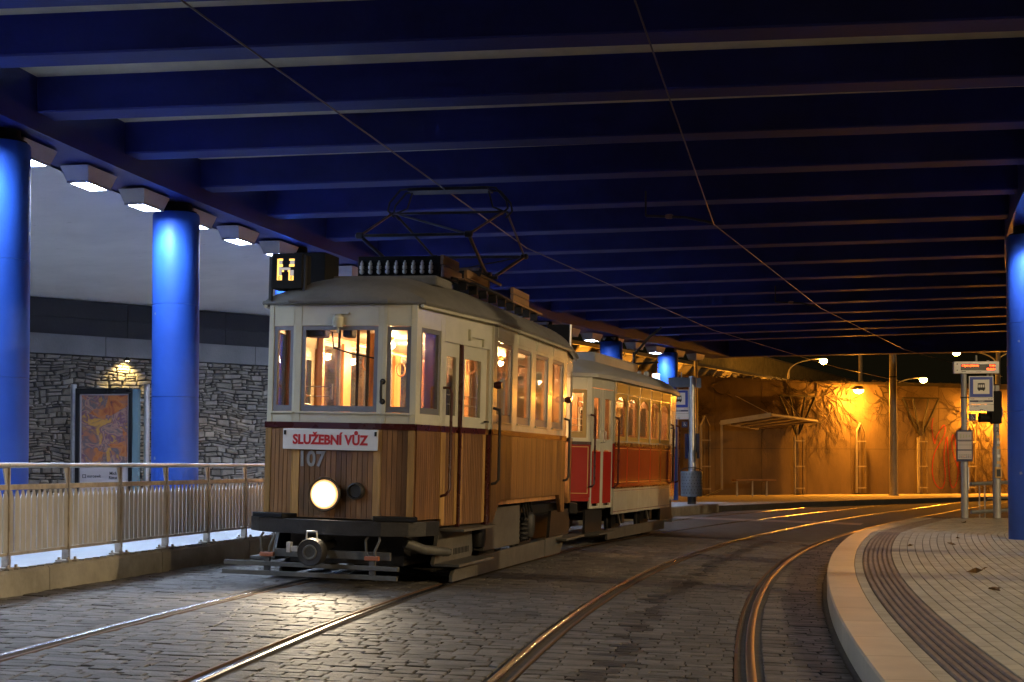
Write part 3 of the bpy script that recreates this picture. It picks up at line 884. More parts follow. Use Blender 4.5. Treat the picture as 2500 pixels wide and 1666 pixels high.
def skin(seg, par, mat_up, mat_in, ops, z_w, z_h, top, a0=0, a1=None, zin=None):
    """upper wall round window openings: ops = (a0, a1, z0, z1)"""
    a1 = seg.L if a1 is None else a1
    mb = MB(); mi = MB()
    cur = a0
    for o0, o1, z0, z1 in ops:
        seg.box(mb, cur, o0, -.05, 0, z_w, top)
        seg.box(mi, cur+.004, o0+.004, -.085, -.052, .8, top-.02)
        seg.box(mb, o0, o1, -.05, -.001, z_w, z0); seg.box(mb, o0, o1, -.05, -.001, z1, top)
        seg.box(mi, o0+.004, o1-.004, -.085, -.052, .8, z0-.02); seg.box(mi, o0+.004, o1-.004, -.085, -.052, z1+.02, top-.02)
        cur = o1
    seg.box(mb, cur, a1, -.05, 0, z_w, top); seg.box(mi, cur-.004, a1-.004, -.085, -.052, .8, top-.02)
    mb.build('upper_wall', mat_up, par, bevel=.004)
    mi.build('wood_lining', mat_in, par)

def window(seg, par, o, mat, w=.04, sash=.0, arch=False):
    a0, a1, z0, z1 = o
    mb = MB()
    g = .003
    seg.box(mb, a0+g, a0+w, -.045, -.012, z0+g, z1-g); seg.box(mb, a1-w, a1-g, -.045, -.012, z0+g, z1-g)
    seg.box(mb, a0+w, a1-w, -.045, -.012, z0+g, z0+w+sash); seg.box(mb, a0+w, a1-w, -.045, -.012, z1-w, z1-g)
    if arch:
        c = (a0+a1)/2; R = (a1-a0)/2-w; n = 10
        poly = [(c-R+2*R*k/n, z1-w-.001-.16*(1-sqrt(max(0, 1-(2*k/n-1)**2)))) for k in range(n+1)]
        for k in range(n):
            (u0, v0), (u1, v1) = poly[k], poly[k+1]
            if min(v0, v1) < z1-w-.004:
                mb.hexa([seg.P(u0, -.016, v0), seg.P(u1, -.016, v1), seg.P(u1, -.04, v1), seg.P(u0, -.04, v0), seg.P(u0, -.016, z1-w), seg.P(u1, -.016, z1-w), seg.P(u1, -.04, z1-w), seg.P(u0, -.04, z1-w)])
    f = mb.build('window', mat, par)
    p = MB(); seg.box(p, a0+w-.004, a1-w+.004, -.030, -.026, z0+w+sash-.004, z1-w+.004)
    p.build('pane', M['glass'], f)
    return f

def planks(seg, par, a0, a1, z0, z1, mat, wid=.052, n0=-.004, n1=.006, joined=False, pname='plank'):
    N = max(1, round((a1-a0)/wid)); w = (a1-a0)/N
    J = MB()
    for k in range(N):
        mb = MB() if not joined else J
        g = .0009
        x0, x1 = a0+k*w+g, a0+(k+1)*w-g
        mb.hexa([seg.P(x0, n1-.003, z0), seg.P(x1, n1-.003, z0), seg.P(x1, n0, z0), seg.P(x0, n0, z0), seg.P(x0, n1-.003, z1), seg.P(x1, n1-.003, z1), seg.P(x1, n0, z1), seg.P(x0, n0, z1)])
        mb.hexa([seg.P(x0+.003, n1, z0), seg.P(x1-.003, n1, z0), seg.P(x1-.003, n1-.0031, z0), seg.P(x0+.003, n1-.0031, z0), seg.P(x0+.003, n1, z1), seg.P(x1-.003, n1, z1), seg.P(x1-.003, n1-.0031, z1), seg.P(x0+.003, n1-.0031, z1)])
        if not joined: mb.build(pname, mat, par)
    if joined: J.build('planking', mat, par, kind='stuff')

def tubepart(name, pts, r, mat, par, n=8): return MB().tube(pts, r, n).build(name, mat, par, True)

def roofmesh(outline_hw, y0, y1, eave, rise, taper, mat, par, ov=.07, edge=.035):
    """domed roof: outline_hw(y) half width, elliptical taper over the ends"""
    rows = []; ny, nt = 44, 26
    ys = [y0-ov+(y1-y0+2*ov)*(.5-.5*cos(pi*i/ny)) for i in range(ny+1)]
    for y in ys:
        hw = outline_hw(y)+ov
        e = max(0, (abs(y)-(y1-taper))/(taper+ov))
        rz = rise*sqrt(max(0, 1-min(1, e)**2.2))
        R = []
        for k in range(nt+1):
            t = -1+2*k/nt
            t = math.copysign(abs(t)**.8, t)
            R.append((t*hw, y, eave+edge+rz*(1-abs(t)**2.4)**.75))
        rows.append(R)
    mb = MB().grid(rows)
    bot = [[(p[0], p[1], eave) for p in R] for R in rows]
    mb.grid(bot)
    ring = [R[0] for R in rows]+[p for p in rows[-1][1:]]+[R[-1] for R in rows[::-1][1:]]+[p for p in rows[0][::-1][1:]]
    mb.grid([[ (p[0], p[1], eave) for p in ring], ring])
    ro = mb.build('roof', mat, par, True)
    return ro, ring

SIDE = {}
# ---------------- wooden tram
TH = radians(14.3)
ty = 18.05
tram = empty('tram', (XL(ty)-.09, ty, road_z(XL(ty), ty)+.012), (0, .025, -TH), label='old wooden-panelled tram with cream window posts and a lit headlight', cat='tram')
from mathutils import Euler
def tm(p, th=TH, o=tram):
    return Matrix.Translation(o.location) @ Euler(o.rotation_euler).to_matrix().to_4x4() @ Vector(p)
CY = 3.85
pl_r = [(.47, -CY), (.80, -3.78), (1.08, -1.95)]
def segs(pts, c, cut=0):
    """ring of wall segments counter-clockwise from front-left"""
    right = pts; out = []
    P = [(-pts[0][0], pts[0][1])]+pts
    out.append(('F', Seg(P[0], P[1]))); out.append(('FR', Seg(P[1], P[2]))); out.append(('VR', Seg(P[2], P[3])))
    hw = P[3][0]+.02; y = P[3][1]
    out.append(('SR', Seg((hw, y), (hw, -y-cut))))
    q = [(x, -yy-cut) for x, yy in pts]
    out.append(('VR2', Seg(q[2], q[1]))); out.append(('BR', Seg(q[1], q[0]))); out.append(('B', Seg(q[0], (-q[0][0], q[0][1]))))
    out.append(('BL', Seg((-q[0][0], q[0][1]), (-q[1][0], q[1][1])))); out.append(('VL2', Seg((-q[1][0], q[1][1]), (-q[2][0], q[2][1]))))
    out.append(('SL', Seg((-hw, -y-cut), (-hw, y)))); out.append(('VL', Seg((-P[3][0], y), (-P[2][0], P[2][1])))); out.append(('FL', Seg((-P[2][0], P[2][1]), P[0])))
    return dict(out)
SG = segs(pl_r, CY)
ZW, ZH, EV, ZB = 1.66, 2.64, 2.86, .70
WIN = {'F': [(.06, .88, 1.77, 2.64)], 'FR': [(.035, .275, 1.77, 2.64)], 'FL': [(.062, .302, 1.77, 2.64)], 'B': [(.06, .88, 1.77, 2.64)], 'BR': [(.05, .29, 1.77, 2.64)], 'BL': [(.05, .29, 1.77, 2.64)],
       'SR': [(.17+.945*k, .87+.945*k, 1.75, 2.66) for k in range(4)], 'SL': [(.195+.945*k, .895+.945*k, 1.75, 2.66) for k in range(4)]}
for key, sg in SG.items():
    if key in WIN:
        skin(sg, tram, M['cream'], M['wood_in'], WIN[key], ZW, ZH, EV)
        for o in WIN[key]: window(sg, tram, o, M['winframe'], .042, .045 if key[0] == 'S' else .02)
    elif key in ('VR', 'VL', 'VR2', 'VL2'):
        fl = key in ('VL', 'VR2')
        def A(a): return sg.L-a if fl else a
        KX = sg.L/1.68
        def A(a): return sg.L-a*KX if fl else a*KX
        def rg(a, b): return (A(b), A(a)) if fl else (A(a), A(b))
        o = (*rg(.09, .50), 1.77, 2.64)
        e0, e1 = rg(0, .58)
        skin(sg, tram, M['cream'], M['wood_in'], [o], ZW, ZH, EV, e0, e1)
        window(sg, tram, o, M['winframe'], .042, .02)
        mb = MB(); sg.box(mb, *rg(.58, 1.68), -.075, 0, 2.545, EV); sg.box(mb, *rg(1.62, 1.68), -.05, .004, ZW, 2.544)
        mb.build('door_header', M['cream'], tram)
        if key in ('VR', 'VL'):
            for l0, l1, w0, w1 in ((.60, .945, .67, .88), (.985, 1.60, 1.08, 1.46)):
                mb = MB()
                for b in ((*rg(l0, w0), 1.665, 2.55), (*rg(w1, l1), 1.665, 2.55), (*rg(w0, w1), 1.665, 1.78), (*rg(w0, w1), 2.40, 2.55)):
                    sg.box(mb, b[0], b[1], -.06, -.022, b[2], b[3])
                d = mb.build('door', M['cream'], tram)
                mb = MB(); sg.box(mb, *rg(w0-.004, w1+.004), -.042, -.038, 1.776, 2.404); mb.build('pane', M['glass'], d)
                mb = MB(); sg.box(mb, *rg(l0, l1), -.06, -.026, ZB-.08, 1.60); mb.build('lower_panel', M['wood_side'], d)
                mb = MB(); sg.box(mb, *rg(l0, l1), -.06, -.018, 1.601, 1.664); mb.build('door_band', M['darkred'], d)
                planks(sg, d, rg(l0+.07, l1-.07)[0], rg(l0+.07, l1-.07)[1], ZB-.07, 1.595, M['wood_side'], .045, -.026, -.016)
                for e in ((l0+.003, l0+.068), (l1-.068, l1-.003)):
                    mb = MB(); sg.box(mb, *rg(*e), -.026, -.012, ZB-.07, 1.598); mb.build('edge_strip', M['wood_light'], d)
                for z in (1.90, 2.0):
                    tubepart('guard_bar', [sg.P(A(w0), -.055, z), sg.P(A(w1), -.055, z)], .006, M['steel'], d, 6)
                if l0 > .9: tubepart('handle', [sg.P(A(1.56), -.02, 1.74), sg.P(A(1.56), .03, 1.74), sg.P(A(1.50), .035, 1.74)], .011, M['iron'], d, 6)
            mb = MB(); sg.box(mb, *rg(.948, .982), -.05, .012, ZB-.12, 2.54); mb.build('door_post', M['darkred'], tram)
            mb = MB(); sg.box(mb, *rg(1.605, 1.68), -.05, .010, ZB-.10, 1.60); mb.build('corner_panel', M['darkred'], tram)
            tubepart('handrail', [sg.P(A(.57), .0, 2.06), sg.P(A(.57), .075, 2.06), sg.P(A(.59), .085, 2.0), sg.P(A(.59), .085, 1.0), sg.P(A(.56), .06, .95), sg.P(A(.54), 0, .93)], .016, M['darkred'], tram)
            mb = MB()
            sg.box(mb, *rg(1.10, 1.45), .0, .03, 2.64, 2.655); sg.box(mb, *rg(1.10, 1.13), -.01, .03, 2.60, 2.72); sg.box(mb, *rg(1.42, 1.45), -.01, .03, 2.56, 2.64)
            mb.build('door_hinge', M['cream'], tram)
        lo = rg(0, .58)
        mb = MB(); sg.box(mb, lo[0], lo[1], -.05, -.005, ZB, 1.60); pn = mb.build('lower_wall', M['wood'], tram)
        planks(sg, pn, rg(.03, .52)[0], rg(.03, .52)[1], ZB, 1.598, M['wood_side'], .045)
        mb = MB(); sg.box(mb, *rg(.522, .58), -.004, .011, ZB, 1.598); mb.build('corner_strip', M['wood_light'], pn)
        mb = MB(); sg.box(mb, *rg(0, .58), -.005, .02, 1.602, 1.662); mb.build('waist_band', M['darkred'], tram)
        continue
    if key[0] != 'S':
        mb = MB(); sg.box(mb, 0, sg.L, -.05, -.005, ZB, 1.60); pn = mb.build('lower_wall', M['wood'], tram)
        ends = {'F': (.075, .075), 'B': (.075, .075), 'FR': (.012, .07), 'BR': (.07, .012), 'FL': (.07, .012), 'BL': (.012, .07)}[key]
        planks(sg, pn, ends[0], sg.L-ends[1], ZB, 1.598, M['wood'], .055)
        for a, b in ((0, ends[0]-.002), (sg.L-ends[1]+.002, sg.L)):
            mb = MB(); sg.box(mb, a, b, -.005, .012, ZB, 1.598); mb.build('corner_strip', M['wood_light'], pn)
        mb = MB(); sg.box(mb, -.005, sg.L+.005, -.005, .022, 1.602, 1.662); mb.build('waist_band', M['darkred'], tram)
        for o in WIN[key]:
            mb = MB(); sg.box(mb, o[0]-.03, o[1]+.03, .001, .022, 1.752, 1.768); mb.build('sill', M['cream'], tram)
            for e0, e1 in ((o[0]-.012, o[0]-.002), (o[1]+.002, o[1]+.012)):
                for h0, h1 in ((1.668, 1.75), (2.66, EV-.02)):
                    mb = MB(); sg.box(mb, e0, e1, .001, .006, h0, h1); mb.build('moulding', M['cream'], tram)
    else:
        prof = [(0, .62), (.10, .62), (.40, .86), (3.55, .86), (3.72, .62), (3.9, .62), (3.9, 1.60), (0, 1.60)] if key == 'SR' else [(0, .80), (3.9, .80), (3.9, 1.6), (0, 1.6)]
        pn = MB().prism(prof, lambda u, v: sg.P(u, -.05, v), lambda u, v: sg.P(u, -.005, v)).build('lower_wall', M['wood_side'], tram)
        J = MB(); N = 70; w = 3.9/N
        for k in range(N):
            x0, x1 = k*w+.0015, (k+1)*w-.0015; xm = (x0+x1)/2
            zb = .80 if key == 'SL' else (.62 if xm < .10 or xm > 3.72 else (.62+(xm-.10)*.8 if xm < .40 else (.86 if xm < 3.55 else .86-(xm-3.55)*1.41)))
            sg.box(J, x0, x1, -.005, .004+random.uniform(0, .0015), zb, 1.598)
        J.build('planking', M['wood_side'], pn, kind='stuff')
        mb = MB(); sg.box(mb, 0, sg.L, -.005, .016, 1.602, 1.662); mb.build('waist_band', pm('varnished_band', (.20, .075, .028), .18, 0, .3, 6, .05, 20, 0, .5, .6), tram)
        for o in WIN[key]:
            mb = MB(); sg.box(mb, o[0]-.01, o[1]+.01, .0005, .010, 2.70, 2.84); mb.build('fascia', M['cream'], tram)
            mb = MB(); sg.box(mb, o[0]-.008, o[1]+.008, .0005, .020, 1.735, 1.748); mb.build('moulding', M['cream'], tram)
        for s_ in (.07, 3.83):
            MB().lathe([(.035, 0), (.035, .02), (.045, .025), (.045, .06), (.03, .085)], (0, 0, 0), 16, 0).build('side_lamp', M['darkred'], tram, True).location = sg.P(s_, .0, 2.16) if key == 'SR' else sg.P(s_, .0, 2.16)
            tubepart('handrail', [sg.P(s_-.03, .0, 1.90), sg.P(s_-.03, .07, 1.88), sg.P(s_-.02, .075, 1.8), sg.P(s_-.02, .075, 1.10), sg.P(s_-.05, .05, 1.06), sg.P(s_-.06, 0, 1.05)], .016, M['iron'], tram)
def hw_tram(y):
    a = abs(y)
    for (x0, y0), (x1, y1) in (((.47, 3.85), (.80, 3.78)), ((.80, 3.78), (1.08, 1.95))):
        if y1 <= a <= y0: return x0+(x1-x0)*(y0-a)/(y0-y1)
    return 1.10 if a < 1.95 else .45
ro, ring = roofmesh(hw_tram, -CY, CY, EV, .40, 1.75, M['roof_canvas'], tram)
tubepart('roof_edge', [(p[0]*1.0, p[1], EV+.02) for p in ring], .024, M['roof_canvas'], ro, 6)
g = [(x*1.055+.0, y, EV-.012) for x, y in ((.80, -3.78), (1.08, -1.97), (1.10, 0), (1.10, 1.95), (1.08, 1.97), (.80, 3.78))]
tubepart('gutter', g, .020, M['cream'], ro); tubepart('gutter', [(-p[0], p[1], p[2]) for p in g], .020, M['cream'], ro)
MB().box(-.62, .72, -2.9, -2.35, EV+.30, EV+.41).build('roof_hatch', M['roof_canvas'], ro, bevel=.03)
# interior
fo = [(x*.93, y*.975) for x, y in pl_r]; fo = fo+[(x, -y) for x, y in fo[::-1]]; fo = fo+[(-x, y) for x, y in fo[::-1]]
MB().prism(fo, lambda u, v: (u, v, .885), lambda u, v: (u, v, .92)).build('floor', M['dark_interior'], tram)
for a_, b_ in ((-3.5, -1.75), (1.75, 3.5)): MB().box(-.62, .62, a_, b_, .22, .55).build('underframe_filler', M['iron'], tram)  # dark filler added to hide the lit walkway seen beneath the car
MB().box(-1.02, 1.02, -1.93, 1.93, 2.735, 2.75).build('saloon_ceiling', M['ceil_in'], tram)
MB().box(-.74, .74, -3.7, -1.932, 2.735, 2.75).build('vestibule_ceiling', M['ceil_in'], tram)
for yb in (-1.95, 1.95):
    mb = MB()
    for x0, x1 in ((-1.03, -.93), (-.40, -.30), (.30, .40), (.93, 1.03)): mb.box(x0, x1, yb-.03, yb+.03, .80, 2.73)
    for x0, x1 in ((-.93, -.40), (.40, .93)):
        mb.box(x0, x1, yb-.025, yb+.025, .80, 1.50)
    mb.build('bulkhead', M['wood_in'], tram)
for x in (-.80, .80):
    mb = MB().box(x-.2, x+.2, -1.85, 1.85, 1.12, 1.20); mb.box(x-.04 if x < 0 else x+.0, x, -1.85, 1.85, .80, 1.12)
    mb.build('bench', M['wood_in'], tram)
for x in (-.55, .55):
    tubepart('strap_rail', [(x, -1.9, 2.60), (x, 1.9, 2.60)], .014, M['steel'], tram)
    for k in range(6):
        y = -1.55+k*.62
        tubepart('strap', [(x, y, 2.60), (x, y, 2.50)]+[(x+.055*sin(a), y, 2.42+.085*cos(a)) for a in [2*pi*q/10 for q in range(11)]], .010, M['strap'], tram, 5)
for y in (-1.45, -.5, .5, 1.45):
    for x in (-.28, .28):
        MB().lathe([(.004, -.075), (.030, -.055), (.038, -.03), (.025, -.005), (.02, 0)], (x, y, 2.67), 12).build('bulb', M['bulb'], tram, True)
for y in (-1.45, -.5, .5, 1.45):
    for x in (-.28, .28): MB().lathe([(.018, 2.672), (.030, 2.69), (.030, 2.734)], (x, y, 0), 10).build('lamp_holder', M['gold'], tram, True)
# driver's stand
mb = MB().lathe([(.15, .8), (.15, 1.62), (.17, 1.64), (.17, 1.70), (.05, 1.74)], (-.30, -3.35, 0), 20); mb.build('controller', M['dark_interior'], tram, True)
tubepart('controller_handle', [(-.30, -3.35, 1.76), (-.12, -3.42, 1.77)], .012, M['steel'], tram)
tubepart('pole', [(.16, -3.45, .8), (.16, -3.45, 2.76)], .020, M['dark_interior'], tram)
tubepart('pole', [(-.12, -3.0, .8), (-.12, -3.0, 2.76)], .018, M['dark_interior'], tram)
tubepart('wiper_arm', [(-.10, -3.80, 2.58), (-.08, -3.80, 2.42), (.12, -3.80, 2.36), (.40, -3.80, 2.31)], .009, M['iron'], tram, 6)
tubepart('wiper_arm', [(-.02, -3.80, 2.62), (-.02, -3.80, 2.42), (-.08, -3.80, 2.42)], .014, M['iron'], tram, 6)
for a, b in ((-.40, -.19), (.0, .10)):
    MB().box(a, b, -3.78, -3.62, 2.53, 2.63).build('roller_box', M['dark_interior'], tram, bevel=.02)
for z in (1.93, 2.03):
    tubepart('guard_bar', [(-.42, -3.72, z), (-.12, -3.72, z)], .006, M['steel'], tram, 6)
tubepart('guard_bar', [(-.12, -3.72, 1.90), (-.12, -3.72, 2.06)], .010, M['steel'], tram, 6)
# front fittings
F = SG['F']
hl = MB().lathe([(.12, 0), (.160, -.06), (.172, -.10), (.165, -.115), (.155, -.105)], (0, 0, 0), 28, 1).build('headlight', M['iron'], tram, True); hl.location = (-.075, -CY-.01, .94)
MB().lathe([(.154, -.100), (.13, -.118), (.07, -.130), (.005, -.133)], (0, 0, 0), 28, 1).build('lens', M['headlight'], hl, True)
hd = bpy.data.lights.new('headlight_beam', 'SPOT'); hd.energy = 420; hd.color = (1, .80, .52); hd.spot_size = radians(100); hd.spot_blend = .8; hd.shadow_soft_size = .12
ho = link('headlight_beam', hd, hl); ho.location = (0, -.16, 0); ho.rotation_euler = Vector((.05, -1, -.30)).to_track_quat('-Z', 'Y').to_euler()
so = MB().lathe([(.085, 0), (.085, -.07), (.07, -.08), (.06, -.05)], (0, 0, 0), 20, 1).build('cable_socket', M['iron'], tram, True); so.location = (.235, -CY-.008, .98)
text('number', '107', .215, M['num_grey'], tram, (-.265, -CY-.012, 1.285), (pi/2, 0, 0), .92, .006, .004)
mb = MB().box(-.10, .10, -CY-.03, -CY-.004, 2.755, 2.775); mb.lathe([(.05, 2.62), (.055, 2.66), (.055, 2.72), (.03, 2.75)], (-.005, -CY-.04, 0), 16)
mb.box(-.015, .005, -CY-.05, -CY-.03, 2.56, 2.62); mb.build('marker_lamp', M['cream'], tram, True)
h = MB().tube([(.475, -CY-.0, 2.08), (.475, -CY-.05, 2.08), (.475, -CY-.06, 1.98), (.475, -CY-.05, 1.88), (.475, -CY, 1.88)], .014, 8)
h.lathe([(.03, 0), (.03, -.012)], (.475, -CY, 2.08), 12, 1); h.lathe([(.03, 0), (.03, -.012)], (.475, -CY, 1.88), 12, 1)
h.build('grab_handle', M['iron'], tram, True)
# bumper bar round the front
def barsweep(pts, h0, h1, t, name, mat, par, bevel=.006):
    mb = MB(); rows = []
    P = [Vector((*p, 0)) for p in pts]
    for i, p in enumerate(P):
        d = (P[min(i+1, len(P)-1)]-P[max(i-1, 0)]).normalized(); n = Vector((d.y, -d.x, 0))
        a, b = p, p-n*t
        rows.append([(a.x, a.y, h0), (a.x, a.y, h1), (b.x, b.y, h1), (b.x, b.y, h0), (a.x, a.y, h0)])
    mb.grid(rows); mb.f.append((0, 1, 2, 3)); k = (len(rows)-1)*5; mb.f.append((k, k+1, k+2, k+3))
    return mb.build(name, mat, par, bevel=bevel)
bp = [(-.97, -3.72), (-.80, -3.90), (-.55, -4.02), (-.25, -4.08), (0, -4.10), (.25, -4.08), (.55, -4.02), (.80, -3.90), (.92, -3.72), (.98, -3.45)]
barsweep(bp, .545, .69, .12, 'bumper', M['iron'], tram)
barsweep([(x, -y) for x, y in bp[::-1]], .545, .69, .12, 'bumper', M['iron'], tram)
for sx in (-1, 1):
    mb = MB().obox((sx*.64, -3.86, .715), (.21, -sx*-.06, 0) if False else (.20, sx*.085, 0), (-sx*.045, .11, 0), (0, 0, .022))
    mb.build('step_pad', M['black'], tram, bevel=.006)
MB().box(-.60, .60, -3.95, 3.95, .56, .685).build('chassis', M['iron'], tram)
# coupler drum with handle
cp = MB().lathe([(.10, .10), (.135, .06), (.14, -.04), (.128, -.07), (.07, -.062), (.055, -.03), (.004, -.03)], (0, 0, 0), 28, 1).build('coupler', M['iron'], tram, True); cp.location = (-.05, -4.30, .385)
MB().lathe([(.052, -.068), (.058, -.078), (.07, -.078), (.076, -.068)], (0, 0, 0), 24, 1).build('coupler_ring', M['iron_grey'], cp, True)
MB().tube([(-.055, -.02, .135), (-.05, -.02, .20), (.05, -.02, .20), (.055, -.02, .135)], .010, 6).build('coupler_handle', M['steel'], cp, True)
MB().tube([(0, .08, 0), (0, .55, .06)], .045, 10).build('drawbar', M['iron'], cp, True)
mb = MB().box(-.24, -.15, -.02, .02, -.0, .05); mb.box(-.26, -.22, -.03, .03, -.01, .09); mb.build('coupler_pin', M['galv'], cp)
# lifeguard bars, hangers
for z, y in ((.205, -4.02), (.115, -4.06)):
    MB().box(-1.12, .74, y, y+.05, z, z+.045).build('lifeguard_bar', M['iron_grey'], tram, bevel=.004)
MB().box(-.62, .62, -3.93, -3.88, .30, .38).build('brake_beam', M['iron_grey'], tram, bevel=.004)
for x in (-.66, .46):
    tubepart('hanger', [(x-.05, -3.98, .54), (x-.07, -4.0, .50), (x-.06, -4.0, .38), (x-.03, -4.0, .32)], .014, M['iron_grey'], tram)
    tubepart('hanger', [(x+.06, -3.98, .54), (x+.075, -4.0, .50), (x+.03, -4.0, .40), (x+.03, -4.0, .32)], .014, M['iron_grey'], tram)
    MB().box(x-.075, x+.075, -4.02, -3.97, .30, .345).build('hanger_clamp', M['orange_part'], tram, bevel=.008)
    MB().box(x-.03, x+.03, -4.0, -3.96, .15, .30).build('hanger_plate', M['iron_grey'], tram)
tubepart('air_pipe', [(.70, -3.70, .47), (.85, -3.55, .40), (1.0, -3.2, .36)], [.055, .05, .045], M['iron_grey'], tram, 12)
# right and left running gear, steps, skirts
for sx in (1, -1):
    def bx(x0, x1, *r): return MB().box(*sorted((sx*x0, sx*x1)), *r)
    MB().prism([(-3.35, .24), (-3.30, .22), (-1.98, .22), (-1.92, .30), (-1.98, .60), (-3.20, .60), (-3.26, .45)], lambda u, v: (sx*.90, u, v), lambda u, v: (sx*.86, u, v)).build('step_riser', M['iron_grey'], tram)
    mb = MB()
    for k in range(18):
        if k == 6: continue
        mb.box(*sorted((sx*.9005, sx*.9035)), -3.05+k*.055, -3.03+k*.055, .30, .365)
    mb.build('riser_slots', M['black'], tram)
    bx(.86, 1.16, -3.32, -1.95, .215, .245).build('step_board', M['iron_grey'], tram, bevel=.006)
    bx(.86, 1.17, -3.22, -1.90, .575, .60).build('step_board', M['iron_grey'], tram)
    MB().prism([(-2.95, .03), (-2.05, .03), (-2.05, .19), (-2.80, .19), (-2.95, .10)], lambda u, v: (sx*.98, u, v), lambda u, v: (sx*.94, u, v)).build('skirt_board', M['iron_grey'], tram, bevel=.004)
    MB().prism([(-2.04, .03), (1.35, .03), (1.35, .26), (-2.04, .24)], lambda u, v: (sx*.98, u, v), lambda u, v: (sx*.94, u, v)).build('skirt_board', M['iron_grey'], tram, bevel=.004)
    MB().prism([(1.36, .03), (2.3, .03), (2.45, .12), (2.45, .27), (1.36, .27)], lambda u, v: (sx*.985, u, v), lambda u, v: (sx*.945, u, v)).build('skirt_board', M['iron_grey'], tram, bevel=.004)
    bx(.74, .90, -1.45, .25, .26, .76).build('equipment_box', M['iron_grey'], tram, bevel=.01)
    for yy in (-1.65, .75):
        MB().lathe([(.02, -.17), (.085, -.14), (.10, -.05), (.10, .12), (.07, .17), (.02, .19)], (sx*.88, yy, .47), 16).build('air_cylinder', M['iron'], tram, True)
    for k in range(5):
        yy = .42+k*.10
        tubepart('cable', [(sx*.88, yy, .80), (sx*.92, yy+.06*sin(k*2), .6), (sx*.86, yy+.1*cos(k), .42), (sx*.88, yy, .28)], .014, M['black'], tram, 6)
    mb = MB()
    for z in (.30, .36, .42, .48, .54): mb.lathe([(.05, z), (.085, z+.01), (.085, z+.035), (.05, z+.045)], (sx*.86, .52, 0), 14)
    mb.build('spring', M['iron'], tram, True)
    for yy in (-.95, .95):
        MB().lathe([(.10, -.08), (.40, -.07), (.42, -.05), (.42, -.02), (.38, .0), (.38, .05), (.10, .06)], (sx*.75, yy, .392), 32, 0).build('wheel', M['iron'], tram, True)
    bx(.60, .68, -1.9, 1.9, .45, .60).build('truck_frame', M['iron'], tram)
    MB().prism([(1.95, .22), (3.2, .22), (3.3, .35), (3.2, .62), (2.05, .62)], lambda u, v: (sx*.90, u, v), lambda u, v: (sx*.86, u, v)).build('step_riser', M['iron'], tram)
    bx(.86, 1.14, 2.0, 3.25, .215, .245).build('step_board', M['iron_grey'], tram, bevel=.006)
for yy in (-.95, .95): tubepart('axle', [(-.7, yy, .392), (.7, yy, .392)], .06, M['iron'], tram, 10)
MB().box(-.6, .6, -1.7, 1.7, .25, .56).build('motor_block', M['iron'], tram)
# roof equipment
db = MB().box(-.17, .17, -.12, .12, 0, .36); d0 = db.build('destination_box', M['black'], ro, bevel=.008); d0.location = (-.60, -3.72, 3.02)
def sgn_rect(mb, x0, x1, y0, y1, n):
    mb.box((x0-372)/255*.34, (x1-372)/255*.34, n-.002, n, (395-y1)/290*.36, (395-y0)/290*.36)
mb = MB()
for q in ((295, 309, 150, 326), (309, 341, 148, 165), (309, 341, 195, 215), (393, 436, 150, 165), (393, 436, 195, 215), (335, 351, 243, 258), (383, 400, 243, 258), (390, 400, 258, 290), (309, 336, 286, 326), (390, 431, 290, 328)): sgn_rect(mb, *q, -.1215)
mb.build('lit_sign', M['amber'], d0, kind='stuff')
mb = MB()
for q in ((310, 336, 166, 194), (400, 436, 166, 194), (331, 404, 222, 242), (310, 332, 216, 285), (402, 431, 243, 288)): sgn_rect(mb, *q, -.1215)
mb.build('grey_segments', em('sign_grey_glow', (.62, .55, .52), .8), d0)
text('digit', '0', .055, M['black'], d0, (-.078, -.1245, .105), (pi/2, 0, 0), 1, 0, .0004); text('digit', '8', .055, M['black'], d0, (.055, -.1245, .105), (pi/2, 0, 0), 1, 0, .0004)
for x in (-.185, .185): MB().box(x-.015, x+.015, -.10, -.06, -.12, .34).build('box_bracket', M['iron'], d0)
tubepart('cable', [(-.05, 0, 0), (.0, .02, -.05), (-.08, .03, -.07), (-.06, .05, -.12)], .012, M['black'], d0, 6)
b2 = MB().box(-.18, .18, -.20, .20, 0, .37).build('dark_roof_box', M['black'], ro, bevel=.006); b2.location = (-.64, -2.95, 3.12)
b3 = MB().box(-.17, .17, -.12, .12, 0, .36).build('destination_box', M['black'], ro, bevel=.008); b3.location = (.62, 3.6, 3.00)
tubepart('box_bracket', [(.185, -.10, -.1), (.185, -.10, .36)], .02, M['steel'], b3, 6)
rb = empty('resistor_bank', (-.13, -1.70, 3.38)); rb.parent = tram
mb = MB().box(-.50, .50, -.02, .58, .0, .27); mb.build('casing', M['black'], rb, bevel=.01)
for k in range(9):
    x = -.44+k*.105
    MB().lathe([(.012, .06), (.028, .075), (.028, .10), (.018, .105), (.018, .115), (.028, .12), (.028, .155), (.016, .16), (.022, .175), (.022, .185), (.010, .205), (.010, .215)], (x, -.045, 0), 10).build('insulator', M['porcelain'], rb, True)
for z in (.112, .135): tubepart('bus_bar', [(-.49, -.05, z), (.47, -.05, z)], .004, M['iron'], rb, 5)
MB().box(.505, .54, .0, .75, .03, .16).build('side_board', M['roof_board'], rb); MB().box(.505, .54, -.02, .62, .17, .28).build('side_board', M['roof_board'], rb)
for x in (-.4, .42):
    for yy in (.05, .5): tubepart('stand', [(x, yy, -.16), (x, yy, .01)], .016, M['iron'], rb, 6)
for k in range(6): tubepart('cable', [(-.1+k*.09, -.05, .04), (-.12+k*.1, -.12, -.02), (-.2+k*.11, -.20, -.08)], .008, M['black'], rb, 5)
